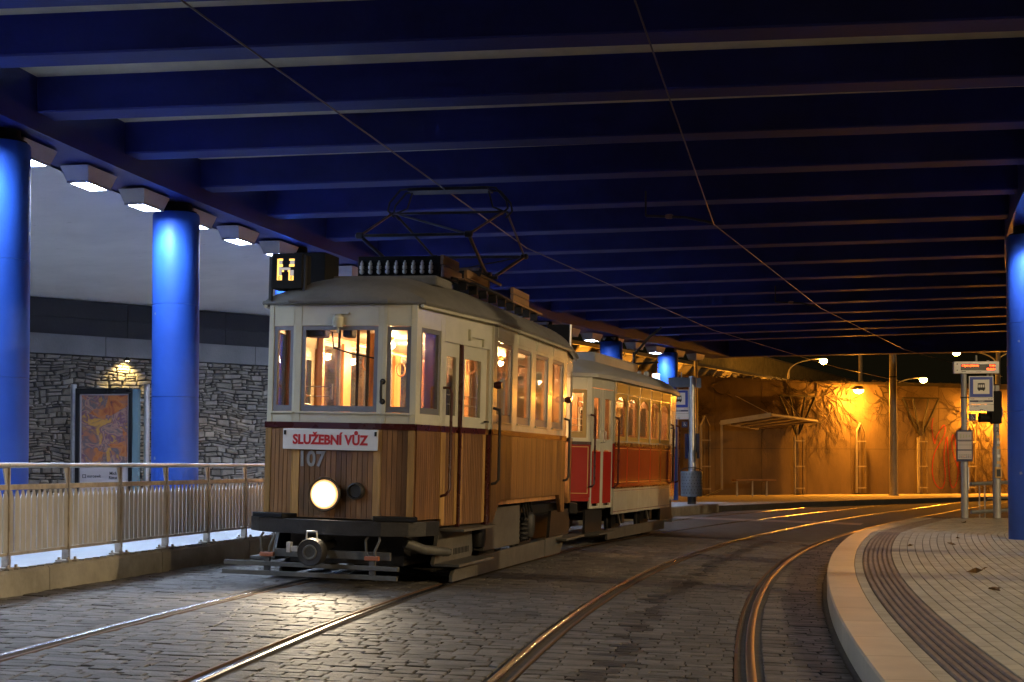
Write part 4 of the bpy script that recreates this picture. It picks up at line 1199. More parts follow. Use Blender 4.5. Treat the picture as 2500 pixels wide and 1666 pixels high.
for x in (-.40, .52):
    MB().box(x-.06, x+.06, -1.4, 2.6, 3.405, 3.43).build('walk_board', M['roof_board'], tram)
    for k in range(9): MB().box(x-.05, x+.05, -1.3+k*.45, -1.26+k*.45, 3.30, 3.403).build('board_support', M['iron'], tram)
MB().box(.42, .46, -.9, .05, 3.50, 3.60).build('wooden_rail', M['roof_board'], tram)
for z0 in (3.47, 3.56): MB().box(.46, .50, 1.2, 2.1, z0, z0+.08).build('wooden_rail', M['roof_board'], tram)
tubepart('rail_stand', [(.48, 2.0, 3.42), (.48, 2.0, 3.48)], .02, M['iron'], tram, 6)
tubepart('roof_pipe', [(.45, -1.5, 3.42), (.62, -1.0, 3.40), (.72, -.4, 3.36), (.74, .2, 3.34)], .018, M['iron'], tram, 8)
MB().box(.10, .42, -.30, .28, 3.43, 3.66).build('fuse_box', M['iron'], tram, bevel=.01)
MB().box(.08, .44, -.33, .30, 3.663, 3.70).build('fuse_box_lid', M['roof_board'], tram)
# pantograph
pg = empty('pantograph', (.03, -.28, 3.60)); pg.parent = tram
def bar(n, a, b, r=.016): return tubepart(n, [a, b], r, M['iron'], pg, 8)
H2, H3 = .80, 1.09
MX, MY, MZ = (.66, .63), (-1.40, 1.40), (.30, .44)
for y in (-.16, .16): bar('base_tube', (-.60, y, 0), (.60, y, 0), .022)
for x in (-.55, .55): bar('base_tube', (x, -.5, -.05), (x, .5, -.05), .02)
bar('spring_drum', (.05, 0, .04), (.45, 0, .04), .055)
for i, sy in enumerate((-1, 1)):
    for sx in (-1, 1):
        m_ = (sx*MX[i], MY[i], MZ[i])
        bar('lower_arm', (sx*.54, sy*.16, 0), m_, .022)
        bar('upper_arm', m_, (sx*.73, sy*.05, H2), .015)
        MB().lathe([(.02, -.05), (.038, -.035), (.038, .035), (.02, .05)], m_, 10, 0).build('joint', M['iron'], pg, True)
    bar('cross_tube', (-MX[i], MY[i], MZ[i]), (MX[i], MY[i], MZ[i]), .018)
bar('diagonal', (-.73, -.05, H2), (.66, -1.40, .30), .012); bar('diagonal', (.63, 1.40, .44), (-.54, .16, .0), .009)
bar('top_tube', (-.73, 0, H2), (.73, 0, H2), .015)
for yy in (-.11, .11):
    pts = [(-.70, yy, H2-.06), (-.78, yy, H2+.02), (-.76, yy, H2+.12), (-.62, yy, H3-.012), (-.50, yy, H3), (.50, yy, H3), (.62, yy, H3-.012), (.76, yy, H2+.12), (.78, yy, H2+.02), (.70, yy, H2-.06)]
    tubepart('contact_shoe', pts, .014, M['iron'], pg)
MB().box(-.52, .52, -.14, .14, H3-.03, H3-.012).build('shoe_plate', M['iron'], pg)
for x in (-.5, .5): tubepart('shoe_spring', [(x*1.42, 0, H2), (x*1.12, 0, H2+.06), (x, 0, H3-.03)], .012, M['iron'], pg, 6)

# the hanging service board (rests on hooks of the tram)
sb = empty('sign_board', tm((-.055, -CY-.045, 1.49)), tram.rotation_euler, label='white enamel board with red capital lettering hung on the tram front', cat='sign')
MB().box(-.51, .51, -.006, .006, -.105, .105).build('board', M['sign_white'], sb, bevel=.006)
text('lettering', 'SLUŽEBNÍ VŮZ', .132, M['sign_red'], sb, (0, -.0085, -.008), (pi/2, 0, 0), .91, .0056, .0012)
for x in (-.485, .485):
    MB().box(x-.01, x+.01, -.018, -.007, .04, .085).build('hook', M['black'], sb)

# ---------------- red and cream trailer
TY = 26.25; TH2 = radians(18.2)
tr = empty('trailer', (XL(TY)-.14, TY-.02, road_z(XL(TY), TY)+.012), (0, .025, -TH2), label='red and cream tram trailer coupled behind the wooden tram', cat='tram trailer')
pr = [(.40, -3.78), (.95, -3.45), (1.05, -2.40)]
CUT = .30
SG2 = segs(pr, 3.78, CUT)
E2, W2 = 2.72, 1.68
M['ochre_paint'] = pm('ochre_frame', (.40, .26, .07), .4, 0, .1, 4.)
W2d = {'F': [(.06, .74, 1.75, 2.52)], 'FR': [(.05, .56, 1.75, 2.52)], 'FL': [(.08, .59, 1.75, 2.52)], 'B': [(.06, .74, 1.75, 2.52)], 'BR': [(.05, .59, 1.75, 2.52)], 'BL': [(.05, .59, 1.75, 2.52)],
       'SR': [(.07+.885*k, .89+.885*k, 1.73, 2.52) for k in range(5)], 'SL': [(.07+.885*k, .89+.885*k, 1.73, 2.52) for k in range(5)]}
for key, sg in SG2.items():
    if key in W2d:
        skin(sg, tr, M['cream'], M['wood_in'], W2d[key], W2, 2.55, E2)
        for o in W2d[key]:
            window(sg, tr, o, M['ochre_paint'], .06 if key[0] != 'S' else .045, .03, key[0] == 'S')
            if key[0] == 'S':
                mb = MB(); sg.box(mb, o[0]+.03, o[1]-.03, .0005, .008, 2.54, E2-.03); mb.build('fascia', M['ochre_paint'], tr)
    if key[0] in 'FB':
        mb = MB(); sg.box(mb, 0, sg.L, -.05, 0, .80, W2); pn = mb.build('lower_panel', M['red'], tr, bevel=.006)
        mb = MB()
        for b in ((.04, sg.L-.04, .86, .872), (.04, sg.L-.04, 1.60, 1.612), (.04, .052, .872, 1.60), (sg.L-.052, sg.L-.04, .872, 1.60)): sg.box(mb, b[0], b[1], .0005, .003, b[2], b[3])
        mb.build('gold_lining', M['gold'], pn)
        mb = MB(); sg.box(mb, 0, sg.L, .0, .018, 1.64, 1.69); mb.build('waist_band', M['darkred'], tr)
        mb = MB(); sg.box(mb, .02, sg.L-.02, -.06, .012, .74, .80); mb.build('lower_rail', M['red'], tr)
    elif key[0] == 'V':
        fl = key in ('VL', 'VR2')
        mb = MB(); sg.box(mb, 0, sg.L, -.05, 0, 2.56, E2); mb.build('door_header', M['cream'], tr)
        hL = sg.L/2
        for a0 in (.01, hL+.005):
            a1 = a0+hL-.02; c0, c1 = a0+.11, a1-.11
            mb = MB()
            for b in ((a0, c0, .62, 2.55), (c1, a1, .62, 2.55), (c0, c1, 1.56, 1.74), (c0, c1, 2.40, 2.55), (c0, c1, .62, .66)): sg.box(mb, b[0], b[1], -.04, -.006, b[2], b[3])
            d = mb.build('door', M['cream'], tr, bevel=.004)
            mb = MB(); sg.box(mb, c0-.003, c1+.003, -.026, -.022, 1.735, 2.405); mb.build('pane', M['glass'], d)
            mb = MB(); sg.box(mb, c0-.05, c1+.05, -.03, -.002, .70, 1.54); mb.build('red_panel', M['red'], d)
            tubepart('handle', [sg.P(a1-.05 if a0 < .1 else a0+.05, .0, 1.88), sg.P(a1-.05 if a0 < .1 else a0+.05, .04, 1.86), sg.P(a1-.05 if a0 < .1 else a0+.05, .04, 1.70), sg.P(a1-.05 if a0 < .1 else a0+.05, 0, 1.68)], .010, M['steel'], d, 6)
        for s_ in (-.04, sg.L+.04):
            tubepart('handrail', [sg.P(s_, 0, 2.12), sg.P(s_, .07, 2.10), sg.P(s_+.02, .075, 2.05), sg.P(s_+.02, .075, 1.02), sg.P(s_, .05, .98), sg.P(s_, 0, .97)], .017, M['darkred'], tr)
    else:
        mb = MB(); sg.box(mb, 0, sg.L, -.05, 0, .955, W2); pn = mb.build('lower_panel', M['red'], tr)
        N = 5; w = sg.L/N
        for k in range(N):
            mb = MB(); sg.box(mb, k*w+.008, (k+1)*w-.008, .0004, .007, 1.0, 1.635); p2 = mb.build('red_panel', M['red'], pn, bevel=.004)
            mb = MB()
            for b in ((k*w+.05, (k+1)*w-.05, 1.03, 1.038), (k*w+.05, (k+1)*w-.05, 1.60, 1.608)): sg.box(mb, b[0], b[1], .0072, .009, b[2], b[3])
            mb.build('gold_lining', M['gold'], pn)
            mb = MB(); sg.box(mb, k*w+.006, (k+1)*w-.006, -.045, .006, .50, .93); mb.build('cream_panel', M['cream'], tr, bevel=.004)
        mb = MB(); sg.box(mb, 0, sg.L, .0065, .0085, .545, .553); sg.box(mb, 0, sg.L, .0065, .0085, .885, .893); mb.build('red_lining', M['red'], tr)
        mb = MB(); sg.box(mb, 0, sg.L, -.05, .02, .93, .955); sg.box(mb, 0, sg.L, .0, .022, 1.64, 1.70); mb.build('waist_band', M['darkred'], tr)
        for s_ in (sg.L-.02,):
            tubepart('handrail', [sg.P(s_, 0, 2.05), sg.P(s_, .07, 2.03), sg.P(s_, .075, 1.0), sg.P(s_, 0, .98)], .015, M['iron'], tr)
def hw_tr(y):
    a = abs(y)
    for (x0, y0), (x1, y1) in (((.40, 3.78), (.95, 3.45)), ((.95, 3.45), (1.05, 2.38))):
        if y1 <= a <= y0: return x0+(x1-x0)*(y0-a)/(y0-y1)
    return 1.07 if a < 2.38 else .40
ro2, ring2 = roofmesh(lambda y: hw_tr(y+(CUT if y > 0 else 0)*min(1, max(0, y)/1.5)), -3.78, 3.78-CUT, E2, .34, 1.5, M['trailer_roof'], tr, .08, .06)
MB().box(-.50, .50, -1.6, 1.6, E2+.30, E2+.55).build('roof_lantern', M['trailer_roof'], ro2, bevel=.03)
fo = [(x*.93, y*.97) for x, y in pr]; fo = fo+[(x, -y-CUT) for x, y in fo[::-1]]; fo = fo+[(-x, y) for x, y in fo[::-1]]
MB().prism(fo, lambda u, v: (u, v, .74), lambda u, v: (u, v, .80)).build('floor', M['wood_in'], tr)
MB().box(-.98, .98, -2.36, 2.36-CUT, 2.66, 2.675).build('saloon_ceiling', M['ceil_in'], tr)
for yb in (-2.38, 2.38-CUT):
    mb = MB()
    for x0, x1 in ((-1.0, -.90), (-.42, -.32), (.32, .42), (.90, 1.0)): mb.box(x0, x1, yb-.03, yb+.03, .80, 2.65)
    for x0, x1 in ((-.90, -.42), (.42, .90)): mb.box(x0, x1, yb-.025, yb+.025, .80, 1.6)
    mb.box(-.9, .9, yb-.025, yb+.025, 2.45, 2.65); mb.build('bulkhead', M['wood_in'], tr)
for x in (-.75, .75):
    mb = MB()
    for k in range(4):
        y = -1.9+k*1.1
        mb.box(x-.24, x+.24, y, y+.40, 1.15, 1.20); mb.box(x-.24, x+.24, y+.36, y+.40, 1.20, 1.85)
    mb.build('bench', M['wood_in'], tr)
for x in (-.5, .5):
    tubepart('strap_rail', [(x, -2.3, 2.5), (x, 2.0, 2.5)], .014, M['steel'], tr)
    for k in range(7):
        y = -1.9+k*.62
        tubepart('strap', [(x, y, 2.5), (x, y, 2.42)]+[(x+.05*sin(a), y, 2.34+.08*cos(a)) for a in [2*pi*q/10 for q in range(11)]], .010, M['strap'], tr, 5)
for y in (-3.0, -1.8, -.6, .6, 1.7, 2.8):
    MB().lathe([(.004, -.075), (.030, -.055), (.038, -.03), (.025, -.005), (.02, 0)], (0, y, 2.658), 12).build('bulb', M['bulb'], tr, True)
for z in (1.85, 1.95, 2.05): tubepart('guard_bar', [SG2['FR'].P(.08, -.07, z), SG2['FR'].P(.54, -.07, z)], .006, M['steel'], tr, 6)
MB().box(-.55, .55, -3.7, 3.4, .52, .735).build('chassis', M['iron'], tr)
barsweep([(-.6, -3.85), (0, -3.95), (.6, -3.85)], .50, .66, .10, 'bumper', M['iron'], tr)
tubepart('drawbar', [(0, -3.9, .45), (0, -4.5, .42)], .04, M['iron'], tr)
for sx in (1, -1):
    def bx(x0, x1, *r): return MB().box(*sorted((sx*x0, sx*x1)), *r)
    for y0 in (-3.45, 2.15):
        bx(.84, .88, y0, y0+1.05, .22, .60).build('step_riser', M['iron'], tr)
        bx(.84, 1.12, y0, y0+1.05, .21, .235).build('step_board', M['iron_grey'], tr)
    bx(.92, .96, -2.3, 2.2, .07, .25).build('skirt_board', M['iron_grey'], tr)
    for yy in (-1.1, 1.1):
        MB().lathe([(.10, -.08), (.38, -.07), (.40, -.05), (.40, -.02), (.36, .0), (.36, .05), (.10, .06)], (sx*.75, yy, .372), 32, 0).build('wheel', M['iron'], tr, True)
        MB().box(*sorted((sx*.82, sx*.93)), yy-.10, yy+.10, .30, .48).build('axle_box', M['iron'], tr, bevel=.015)
        MB().obox((sx*.93, yy-.34, .40), (.012, 0, 0), (0, .025, .02), (0, -.10, .10)).build('brake_lever', M['iron_grey'], tr)
for yy in (-1.1, 1.1): tubepart('axle', [(-.7, yy, .372), (.7, yy, .372)], .05, M['iron'], tr, 10)
tubepart('collector_arm', [(.25, 2.3, 3.0), (.25, 2.3, 3.55)], .03, M['iron'], tr)
tubepart('collector_arm', [(.05, 2.3, 3.30), (.75, 2.3, 3.36)], .022, M['iron'], tr)
tubepart('collector_arm', [(.25, 2.3, 3.50), (.55, 2.3, 3.85), (.80, 2.3, 4.05)], .026, M['iron'], tr)
for k in (-.05, .12, .35, .5): MB().lathe([(.03, 3.0), (.06, 3.03), (.06, 3.07), (.04, 3.08), (.06, 3.10), (.05, 3.16), (.02, 3.18)], (k, 2.35, 0), 10).build('insulator', M['porcelain'], tr, True)
mb = MB().prism([(2.9, .20), (3.6, .20), (3.45, .30), (3.40, .52), (2.9, .52)], lambda u, v: (.84, u, v), lambda u, v: (-.84, u, v)); mb.build('rear_guard', M['iron'], tr)
M['kerb_shade'] = pm('shaded_kerb_concrete', (.085, .075, .065), .85, 0, .25, 2.2, .3, 22)  # shade on the far pavement kerb put into its colour
# ------------------------------------------------------------------ far side: pavement, retaining wall, shelter
KB = [(4.6, 40.9), (6.6, 42.8), (9.4, 46.6), (12.6, 50.0), (19.3, 55.2), (30, 61.0)]
WB = [(-4, 52), (2.1, 54.8), (8.1, 57.5), (14.5, 60), (21, 61.7), (33, 64.2)]
PVZ = .05
mb = MB()
def pol(P, t):
    L = [hypot(P[i+1][0]-P[i][0], P[i+1][1]-P[i][1]) for i in range(len(P)-1)]; T = sum(L)*t
    for i, l in enumerate(L):
        if T <= l+1e-9 or i == len(L)-1:
            f = T/l; return (P[i][0]+f*(P[i+1][0]-P[i][0]), P[i][1]+f*(P[i+1][1]-P[i][1]))
        T -= l
rows = []
for i in range(41):
    a = pol(KB, i/40); b = pol(WB, i/40)
    rows.append([(a[0], a[1], -.7), (a[0], a[1], PVZ), (a[0]*.95+b[0]*.05, a[1]*.95+b[1]*.05, PVZ+.001), (b[0], b[1]+.3, PVZ+.002)])
pv = MB().grid(rows).build('pavement', M['pavement'], kind='structure')
for i in range(30):
    a = Vector((*pol(KB, i/30), 0)); b = Vector((*pol(KB, (i+1)/30), 0)); d = (b-a); n = Vector((d.y, -d.x, 0)).normalized()
    MB().obox((a+b)/2+n*.02+Vector((0, 0, -.10)), d*.496, n*.09, (0, 0, .165)).build('kerb_block', M['kerb_shade'], pv)
def wall_at(x):
    for i in range(len(WB)-1):
        if WB[i][0] <= x <= WB[i+1][0]:
            t = (x-WB[i][0])/(WB[i+1][0]-WB[i][0]); d = Vector((WB[i+1][0]-WB[i][0], WB[i+1][1]-WB[i][1], 0)).normalized()
            return Vector((x, WB[i][1]+t*(WB[i+1][1]-WB[i][1]), 0)), d, Vector((d.y, -d.x, 0))
def wall_top(x): return 4.88-.022*max(0, x-7)
rw = empty('retaining_wall', (0, 0, 0), label='board-marked concrete retaining wall lit orange behind the far pavement', cat='wall')
x = -3.9
while x < 32.5:
    w = 2.02
    a, d, n = wall_at(x); b, _, _ = wall_at(min(x+w, 32.9))
    d = (b-a).normalized(); n = Vector((d.y, -d.x, 0)); L = (b-a).length
    zt = (wall_top(x)+wall_top(x+w))/2
    for z0, z1 in ((PVZ-.1, 1.95), (1.965, zt)):
        MB().obox((a+b)/2-n*.15+Vector((0, 0, (z0+z1)/2)), d*(L/2-.007), n*(.15+random.uniform(-.004, .004)), (0, 0, (z1-z0)/2)).build('wall_panel', M['ochre_wall'], rw)
    MB().obox((a+b)/2-n*.18+Vector((0, 0, 2.4)), d*(L/2), n*.14, (0, 0, 2.4)).build('backing', M['concrete_dark'], rw)
    x += w
# red scribble of spray paint on the wall
a, d, n = wall_at(18.6)
pts = [(-.55, 3.3), (-.62, 2.9), (-.5, 2.2), (-.40, 2.5), (-.05, 3.0), (-.02, 2.6), (-.5, 1.8), (-.62, 1.0), (-.45, .45), (-.15, .30), (.0, .8), (-.05, 1.7), (.10, 2.5), (.15, 1.6), (.25, .5), (.45, .35), (.62, .9), (.58, 1.8), (.40, 2.6), (.35, 2.0), (.72, .9), (.95, .3)]
def cr(P, k):
    out = []
    for i in range(len(P)-1):
        p0, p1, p2, p3 = P[max(i-1, 0)], P[i], P[i+1], P[min(i+2, len(P)-1)]
        for j in range(k):
            t = j/k
            out.append(tuple(.5*((2*p1[q])+(-p0[q]+p2[q])*t+(2*p0[q]-5*p1[q]+4*p2[q]-p3[q])*t*t+(-p0[q]+3*p1[q]-3*p2[q]+p3[q])*t**3) for q in range(len(p1))))
    return out+[P[-1]]
c = cr(pts, 6); rows = []
for i, (u, z) in enumerate(c):
    u2, z2 = c[min(i+1, len(c)-1)]; u1, z1 = c[max(i-1, 0)]
    t = Vector((u2-u1, z2-z1)).normalized(); q = Vector((-t.y, t.x))*.022
    rows.append([a+d*(u+q.x)+n*.010+Vector((0, 0, z+q.y)), a+d*(u-q.x)+n*.010+Vector((0, 0, z-q.y))])
MB().grid(rows).build('graffiti', pm('red_spray', (.33, .02, .012), .7), rw)
# ledge wall of the upper ramp, with its brackets
RA, RB2 = Vector((1.2, 52.5, 0)), Vector((14.6, 78, 0))
rd = (RB2-RA).normalized(); rn = Vector((rd.y, -rd.x, 0)); RL = (RB2-RA).length
up = empty('ramp_wall', (0, 0, 0), label='upper ramp wall with a bracketed ledge rising behind the blue columns', cat='wall')
MB().obox((RA+RB2)/2-rn*.2+Vector((0, 0, 2.9)), rd*RL/2, rn*.2, (0, 0, 2.9)).build('wall_face', pm('ramp_concrete', (.36, .31, .20), .85, 0, .2, 1.5), up)
MB().obox((RA+RB2)/2+rn*.25+Vector((0, 0, 5.88)), rd*RL/2, rn*.50, (0, 0, .07)).build('ledge', M['concrete'], up)
for k in range(26):
    p = RA+rd*(RL*(k+.5)/26)
    MB().prism([(0, 5.80), (.65, 5.80), (.10, 5.15), (0, 5.15)], lambda u, v: p+rn*u+rd*.07+Vector((0, 0, v)), lambda u, v: p+rn*u-rd*.07+Vector((0, 0, v))).build('bracket', M['concrete'], up)
for k, (f_, z_) in enumerate(((.07, 5.05), (.22, 4.75), (.42, 4.75), (.64, 4.75), (.86, 4.75))):
    p = RA+rd*RL*f_+rn*.02
    bl = empty('bulkhead_lamp', p+Vector((0, 0, z_)), (0, 0, atan2(rd.y, rd.x)), label='small amber bulkhead lamp on the ramp wall, %s from the left' % ['first', 'second', 'third', 'fourth', 'fifth'][k], cat='wall lamp', group='bulkhead lamps on the ramp wall')
    MB().lathe([(.10, 0), (.10, -.03)], (0, 0, 0), 14, 1).build('base', M['lamp_post'], bl)
    MB().lathe([(.085, -.03), (.08, -.08), (.03, -.11), (.004, -.115)], (0, 0, 0), 14, 1).build('bowl', M['sodium'], bl, True)
# added band in the stead of a passing vehicle's light trail
P0, P1 = Vector((9.3, 71.5, 0)), Vector((25.2, 105.4, 0))
d = (P1-P0); L = d.length; d.normalize(); n = Vector((d.y, -d.x, 0))
pp = empty('trail_band', (0, 0, 0), label='added pale band in place of a vehicle light trail above the retaining wall', cat='parapet')
for k in range(12):
    a = P0+d*L*k/12
    MB().obox(a+d*(L/24)+Vector((0, 0, 6.55)), d*(L/24-.01), n*.12, (0, 0, 1.0)).build('trail_band_panel', pm('trail_band_olive', (.30, .27, .16), .8) if k == 0 else bpy.data.materials['trail_band_olive'], pp)
MB().obox((P0+P1)/2+Vector((0, 0, 7.59)), d*L/2, n*.16, (0, 0, .035)).build('trail_band_cap', M['concrete'], pp)
# dark scrub along the top of the wall
tw = empty('hedge', (0, 0, 0), label='dark bare scrub growing along the top of the retaining wall', cat='hedge')
mb = MB()
for k in range(700):
    x = random.uniform(6.5, 30); a, d, n = wall_at(x)
    p = a-n*random.uniform(-.05, .7)+Vector((0, 0, wall_top(x)-.02)); l = random.uniform(.06, .26)
    q = p+Vector((random.uniform(-.45, .45), random.uniform(-.2, .2), l)); mb.tube([p, p.lerp(q, .5)+Vector((random.uniform(-.06, .06), 0, 0)), q], [.014, .010, .004], 3, False)
mb.build('twigs', M['vine'], tw, kind='stuff')

# shelter canopy on the wall
sh = empty('shelter', (0, 0, 0), label='wall-hung shelter canopy of pale panels over the far stop', cat='shelter')
A_, B_, C_ = Vector((8.1, 55.2, 2.95)), Vector((9.95, 54.7, 3.24)), Vector((12.25, 57.0, 3.07))
D_ = A_+(C_-B_)+Vector((-.35, .55, .02))
for k in range(4):
    t0, t1 = k/4+.008, (k+1)/4-.008
    P = [A_.lerp(D_, t0), B_.lerp(C_, t0), B_.lerp(C_, t1), A_.lerp(D_, t1)]
    MB().hexa(P+[p+Vector((0, 0, .035)) for p in P]).build('roof_panel', pm('canopy_panel', (.50, .45, .33), .5) if k == 0 else bpy.data.materials['canopy_panel'], sh)
for k in range(5):
    t = k/4; tubepart('rafter', [A_.lerp(D_, t)+Vector((0, 0, -.04)), B_.lerp(C_, t)+Vector((0, 0, -.04))], .035, M['trellis'], sh)
d_ = (B_-A_); MB().obox((A_+B_)/2+Vector((0, -.03, -.03)), d_/2, (0, .03, 0), (0, 0, .09)).build('fascia', bpy.data.materials['canopy_panel'], sh)
for a, b in ((B_, C_), (A_, D_)): tubepart('edge_beam', [a+Vector((0, 0, -.04)), b+Vector((0, 0, -.04))], .05, M['lamp_post'], sh)
tubepart('post', [A_+Vector((.06, .1, -.05)), A_+Vector((.06, .1, -2.62)), A_+Vector((-.45, .9, -2.9))], .045, M['lamp_post'], sh)
for x, b in ((9.1, B_), (11.2, C_.lerp(B_, .35))):
    a, d, n = wall_at(x); tubepart('tie_rod', [a+n*.02+Vector((0, 0, 4.1)), b], .014, M['galv'], sh, 6)
be = empty('bench', (9.55, 56.1, PVZ), (0, 0, radians(14)), label='slatted bench under the shelter canopy against the orange wall', cat='bench')
for k in range(5): MB().box(-.85, .85, -.22+k*.095, -.14+k*.095, .60, .67).build('seat_slat', pm('bench_wood', (.34, .20, .10), .6) if k == 0 else bpy.data.materials['bench_wood'], be)
for x in (-.80, -.15, .45):
    MB().box(x-.03, x+.03, -.20, -.14, 0, .60).build('leg', M['galv'], be); MB().box(x-.03, x+.03, -.20, .25, .55, .598).build('arm', M['galv'], be)

def beam(mb, a, b, w=.035):
    return mb.tube([a, b], w, 4)
def trellis(x, kind, label, h=3.1):
    a, d, n = wall_at(x); a = a+n*.35
    t = empty('trellis', (a.x, a.y, PVZ), (0, 0, atan2(d.y, d.x)), label=label, cat='trellis', group='steel plant trellises along the far wall')
    for px in (-.20, .20):
        MB().box(px-.035, px+.035, -.04, .04, 0, h-.4 if kind == 'V' or px > 0 else h-.35).build('upright', M['lamp_post'] if px < 0 else M['trellis'], t)
    MB().box(-.05, .05, .08, .16, 0, h).build('upright', M['trellis'], t)
    for z in (.25, 1.15, 2.2): MB().box(-.23, .23, -.055, -.042, z, z+.05).build('crossbar', M['lamp_post'], t)
    MB().box(-.32, .32, -.12, .16, .02, .05).build('foot', M['iron'], t)
    if kind == 'V':
        for s_ in (-1, 1):
            for f in (.36, .85):
                MB().tube([(s_*.06, .1, 2.5), (s_*f, .1, 4.05)], .05, 4).build('strut', M['iron'], t)
        MB().box(-.86, .86, .05, .15, 4.05, 4.11).build('strut', M['iron'], t)
    else:
        MB().tube([(-.20, 0, h-.36), (0, .0, h)], .04, 4).build('point', M['lamp_post'], t); MB().tube([(.20, 0, h-.42), (0, .0, h)], .04, 4).build('point', M['trellis'], t)
trellis(7.60, 'P', 'pointed steel trellis just right of the left stop sign', 3.2)
trellis(11.7, 'V', 'v-topped steel trellis between the shelter and the lit wall lamp', 2.8)
trellis(14.55, 'P', 'pointed steel trellis under the lit wall lamp', 3.0)
trellis(17.35, 'V', 'v-topped steel trellis right of the tall catenary mast', 2.8)
trellis(19.6, 'P', 'pointed steel trellis behind the right stop pole', 3.1)

def climber(x, z, label, n0=16, reach=2.2, down=True):
    a, d, n = wall_at(x)
    o = MB()
    def grow(u, w, ang, l, r, dep):
        P = [(u, w)]; R = [r]; k = 7
        for i in range(k):
            ang += random.uniform(-.5, .5); u += l/k*cos(ang); w += l/k*sin(ang)
            w = max(.15, min(wall_top(x)-.03, w)); P.append((u, w)); R.append(r*(1-.7*(i+1)/k))
            if dep < 3 and random.random() < .48: grow(u, w, ang+random.choice((-1, 1))*random.uniform(.3, .9), l*.55, R[-1]*.8, dep+1)
        c3 = [a+d*q[0]+n*(.02+.02*abs(sin(q[0]*9+q[1]*5)))+Vector((0, 0, q[1])) for q in P]
        o.tube(c3, R, 4, False)
    for i in range(n0):
        grow(random.uniform(-.9, .9), z+random.uniform(-.9, .2), -pi/2+random.uniform(-1.6, 1.6) if down else pi/2+random.uniform(-1, 1), reach*random.uniform(.6, 1.2), .024, 0)
    p = empty('climbing_plant', (0, 0, 0), label=label, cat='climbing plant', group='bare climbers on the retaining wall')
    o.build('branches', M['vine'], p)
random.seed(11)
climber(13.0, 4.5, 'bare climber with twisting stems around the bright patch under the wall lamp', 20, 2.2)
climber(16.1, 4.5, 'bare climber on the dim wall right of the catenary mast', 9, 1.9)
climber(20.6, 3.8, 'bare climber on the bright wall behind the traffic light', 18, 2.3)
climber(20.9, .2, 'low bare stems rising from the pavement behind the right stop', 12, 1.4, False)
climber(7.3, 4.5, 'dark bare stems on the wall behind the left stop sign', 6, 2.2)
climber(11.0, 4.6, 'bare stems behind the v-topped trellis beside the shelter', 5, 1.3)

# wall lamps and street lamps
def lamp_point(par, loc, e, r=.12, col=(1.0, .46, .07)):
    l = bpy.data.lights.new('lamp_light', 'POINT'); l.energy = e; l.color = col; l.shadow_soft_size = r
    o = link('lamp_light', l, par); o.location = loc
def wall_lamp(x, z, label):
    a, d, n = wall_at(x)
    w = empty('wall_lamp', a+Vector((0, 0, z)), (0, 0, atan2(d.y, d.x)), label=label, cat='wall lamp', group='sodium lamps on the retaining wall')
    MB().tube([(0, 0, -.2), (0, -.25, .05), (0, -.65, .10)], .025, 6).build('arm', M['trellis'], w)
    MB().lathe([(.02, .10), (.14, .08), (.22, 0), (.235, -.085), (.225, -.085), (.20, 0), (.02, .07)], (0, -.85, .06), 18).build('hood', M['lamp_post'], w, True)
    MB().lathe([(.20, -.03), (.20, -.12), (.12, -.20), (.005, -.225)], (0, -.85, .06), 18).build('bowl', M['sodium'], w, True)
wall_lamp(14.1, 4.42, 'lit orange wall lamp over the bright patch left of the tall mast')
wall_lamp(20.4, 3.95, 'lit orange wall lamp hidden behind the traffic light')
def street_lamp(x, y, z, arms, label, zb=0, glow='sodium_far'):
    s = empty('street_lamp', (x, y, zb), label=label, cat='street lamp', group='sodium street lamps on the upper road')
    MB().tube([(0, 0, 0), (0, 0, z-zb-.7)], [.10, .06], 10).build('post', M['lamp_post'], s, True)
    for dx in arms:
        MB().tube([(0, 0, z-zb-.75)]+[(dx*(1-cos(t)), 0, z-zb-.7+.75*sin(t)) for t in [pi/2*k/8 for k in range(9)]], .035, 6).build('arm', M['lamp_post'], s, True)
        e = (dx*1.08, 0, z-zb+.02)
        MB().lathe([(.04, .10), (.17, .05), (.19, 0)], e, 14).build('hood', M['lamp_post'], s, True)
        MB().lathe([(.20, -.005), (.20, -.15), (.10, -.24), (.005, -.26)], e, 14).build('bowl', M[glow], s, True)
street_lamp(14.6, 75, 6.85, (1.72,), 'sodium street lamp with a curved arm above the shelter', .0)
street_lamp(21.4, 80, 6.15, (1.65,), 'sodium street lamp just right of the tall catenary mast', 0)
street_lamp(25.6, 75, 7.3, (-1.95, 1.5), 'two-armed sodium street lamp above the right stop display', 0)
street_lamp(7.2, 55.6, 9.2, (-1.6,), 'sodium street lamp by the ramp wall hidden above the bridge edge', 0)
# big unseen-source lamps of the street right of and behind the camera
for x, y, z, lb in ((15.5, -4.5, 7.2, 'sodium street lamp on the street behind the camera to the right'), (23, 9, 7.9, 'sodium street lamp on the street right of the bridge')):
    s = empty('street_lamp', (x, y, -.7), label=lb, cat='street lamp', group='sodium street lamps on the upper road')
    MB().tube([(0, 0, 0), (0, 0, z)], [.10, .06], 10).build('post', M['lamp_post'], s, True)
    MB().tube([(0, 0, z), (-.5, 0, z+.35), (-1.3, 0, z+.45)], .035, 6).build('arm', M['lamp_post'], s, True)
    MB().lathe([(.05, .12), (.22, .06), (.25, 0)], (-1.4, 0, z+.42), 16).build('hood', M['lamp_post'], s, True)
    bs_ = .75 if y < 0 else 1.0
    MB().lathe([(.24*bs_, -.005), (.20*bs_, -.12*bs_), (.005, -.18*bs_)], (-1.4, 0, z+.42), 16).build('bowl', em('street_glow', (1.0, .74, .40), STREET_L) if 'street_glow' not in bpy.data.materials else bpy.data.materials['street_glow'], s, True)
